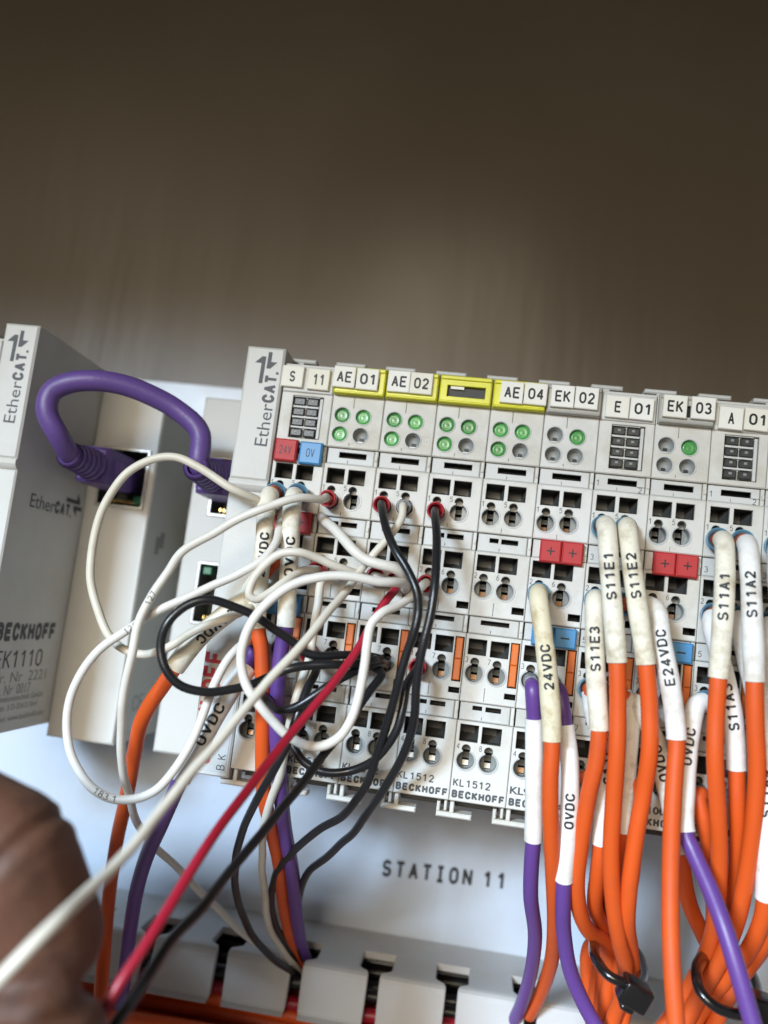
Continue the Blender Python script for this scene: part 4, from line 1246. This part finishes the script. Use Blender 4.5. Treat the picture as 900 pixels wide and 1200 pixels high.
# ================================================================== HAND
def capsule(bm, a, b_, ra, rb):
    A, B = Vector(a), Vector(b_)
    ax_ = (B - A); L = ax_.length; ax_.normalize()
    X = ax_.orthogonal().normalized(); Y = ax_.cross(X)
    rings = []
    for i in range(5): t = math.pi / 2 * (1 - i / 5); rings.append((-math.sin(t) * ra, math.cos(t) * ra))
    for i in range(5): rings.append((L * i / 4, ra + (rb - ra) * i / 4))
    for i in range(1, 6): t = math.pi / 2 * i / 5; rings.append((L + math.sin(t) * rb, max(0.05, math.cos(t) * rb)))
    n = 16; vs = []
    for d, r in rings:
        vs.append([bm.verts.new(A + ax_ * d + (X * math.cos(2 * math.pi * k / n) + Y * math.sin(2 * math.pi * k / n)) * max(r, 0.05)) for k in range(n)])
    for r0, r1 in zip(vs, vs[1:]):
        for k in range(n): bm.faces.new((r0[k], r0[(k + 1) % n], r1[(k + 1) % n], r1[k]))
    bm.faces.new(vs[0][::-1]); bm.faces.new(vs[-1])

def hand():
    bm = bmesh.new()
    W = -66
    def chain(ps, rs):
        q = [at(*p) for p in ps]
        for (a, c), (r0, r1) in zip(zip(q, q[1:]), zip(rs, rs[1:])): capsule(bm, a, c, r0, r1)
    chain([(-330, 935, W + 18), (-140, 940, W + 2), (4, 1010, W - 1), (42, 1096, W + 2)], [11.5, 11.0, 10.4, 9.6])          # index
    chain([(-380, 1010, W + 30), (-210, 1000, W + 14), (-70, 1110, W + 12), (-60, 1190, W + 16)], [11.5, 10.6, 10.0, 9.2])   # middle
    chain([(-400, 1110, W + 38), (-250, 1110, W + 26), (-130, 1200, W + 24), (-120, 1270, W + 26)], [11.0, 10.0, 9.4, 8.6])  # ring
    chain([(-410, 1210, W + 44), (-280, 1220, W + 34), (-190, 1290, W + 32), (-175, 1350, W + 34)], [10.0, 8.8, 8.2, 7.5])   # little
    chain([(-470, 1330, W + 4), (-280, 1320, W - 4), (-90, 1262, W - 6), (44, 1238, W - 4)], [14, 12.5, 11.2, 9.6])              # thumb
    chain([(-560, 1150, W + 22), (-400, 1060, W + 26)], [20, 16]); chain([(-560, 1200, W + 22), (-420, 1200, W + 34)], [20, 16])
    chain([(-560, 1180, W + 22), (-470, 1310, W + 8)], [20, 16])
    chain([(-900, 1500, W - 10), (-560, 1190, W + 20)], [27, 22])
    me = bpy.data.meshes.new('body')
    bm.to_mesh(me); bm.free()
    ob = bpy.data.objects.new('tmp', me); COL.objects.link(ob)
    md = ob.modifiers.new('r', 'REMESH'); md.mode = 'VOXEL'; md.voxel_size = 0.9
    ms = ob.modifiers.new('s', 'SMOOTH'); ms.factor = 0.5; ms.iterations = 7
    bpy.context.view_layer.update()
    m2 = bpy.data.meshes.new_from_object(ob.evaluated_get(bpy.context.evaluated_depsgraph_get()))
    bpy.data.objects.remove(ob)
    root = at(-560, 1180, W + 22)
    creases = [(at(30, 1000, W), (at(60, 1066, W) - at(-40, 965, W)).normalized(), 0.85, 1.1), (at(14, 985, W), (at(60, 1066, W) - at(-40, 965, W)).normalized(), 0.18, 0.5),
               (at(42, 1024, W), (at(70, 1086, W) - at(-20, 975, W)).normalized(), 0.15, 0.5), (at(-60, 965, W), (at(0, 1000, W) - at(-130, 945, W)).normalized(), 0.3, 0.8)]
    creases.append((at(60, 1157, W), (at(56, 1200, W) - at(60, 1110, W)).normalized(), 0.9, 1.0))
    creases.append((at(60, 1100, W), (at(66, 1160, W) - at(40, 1050, W)).normalized(), 0.12, 0.5))
    nor = [Vector(v.normal) for v in m2.vertices]
    for v, vn in zip(m2.vertices, nor):          # flexion creases pressed into the skin
        p = Vector(v.co)
        if p.x < at(-110, 1000, W).x or p.z < at(40, 1185, W).z: continue
        for c, n, depth, wid in creases:
            k = (p - c).dot(n)
            v.co = v.co - vn * depth * math.exp(-(k / wid) ** 2)
    for v in m2.vertices: v.co = (v.co - root) * S
    m2.polygons.foreach_set('use_smooth', [True] * len(m2.polygons))
    m2.materials.clear(); m2.materials.append(M['skin'])
    m2.name = 'hand'
    o = link('hand', m2, None, root)
    o['label'] = 'dark skinned hand pinching the wires in the bottom left corner'; o['category'] = 'hand'
hand()
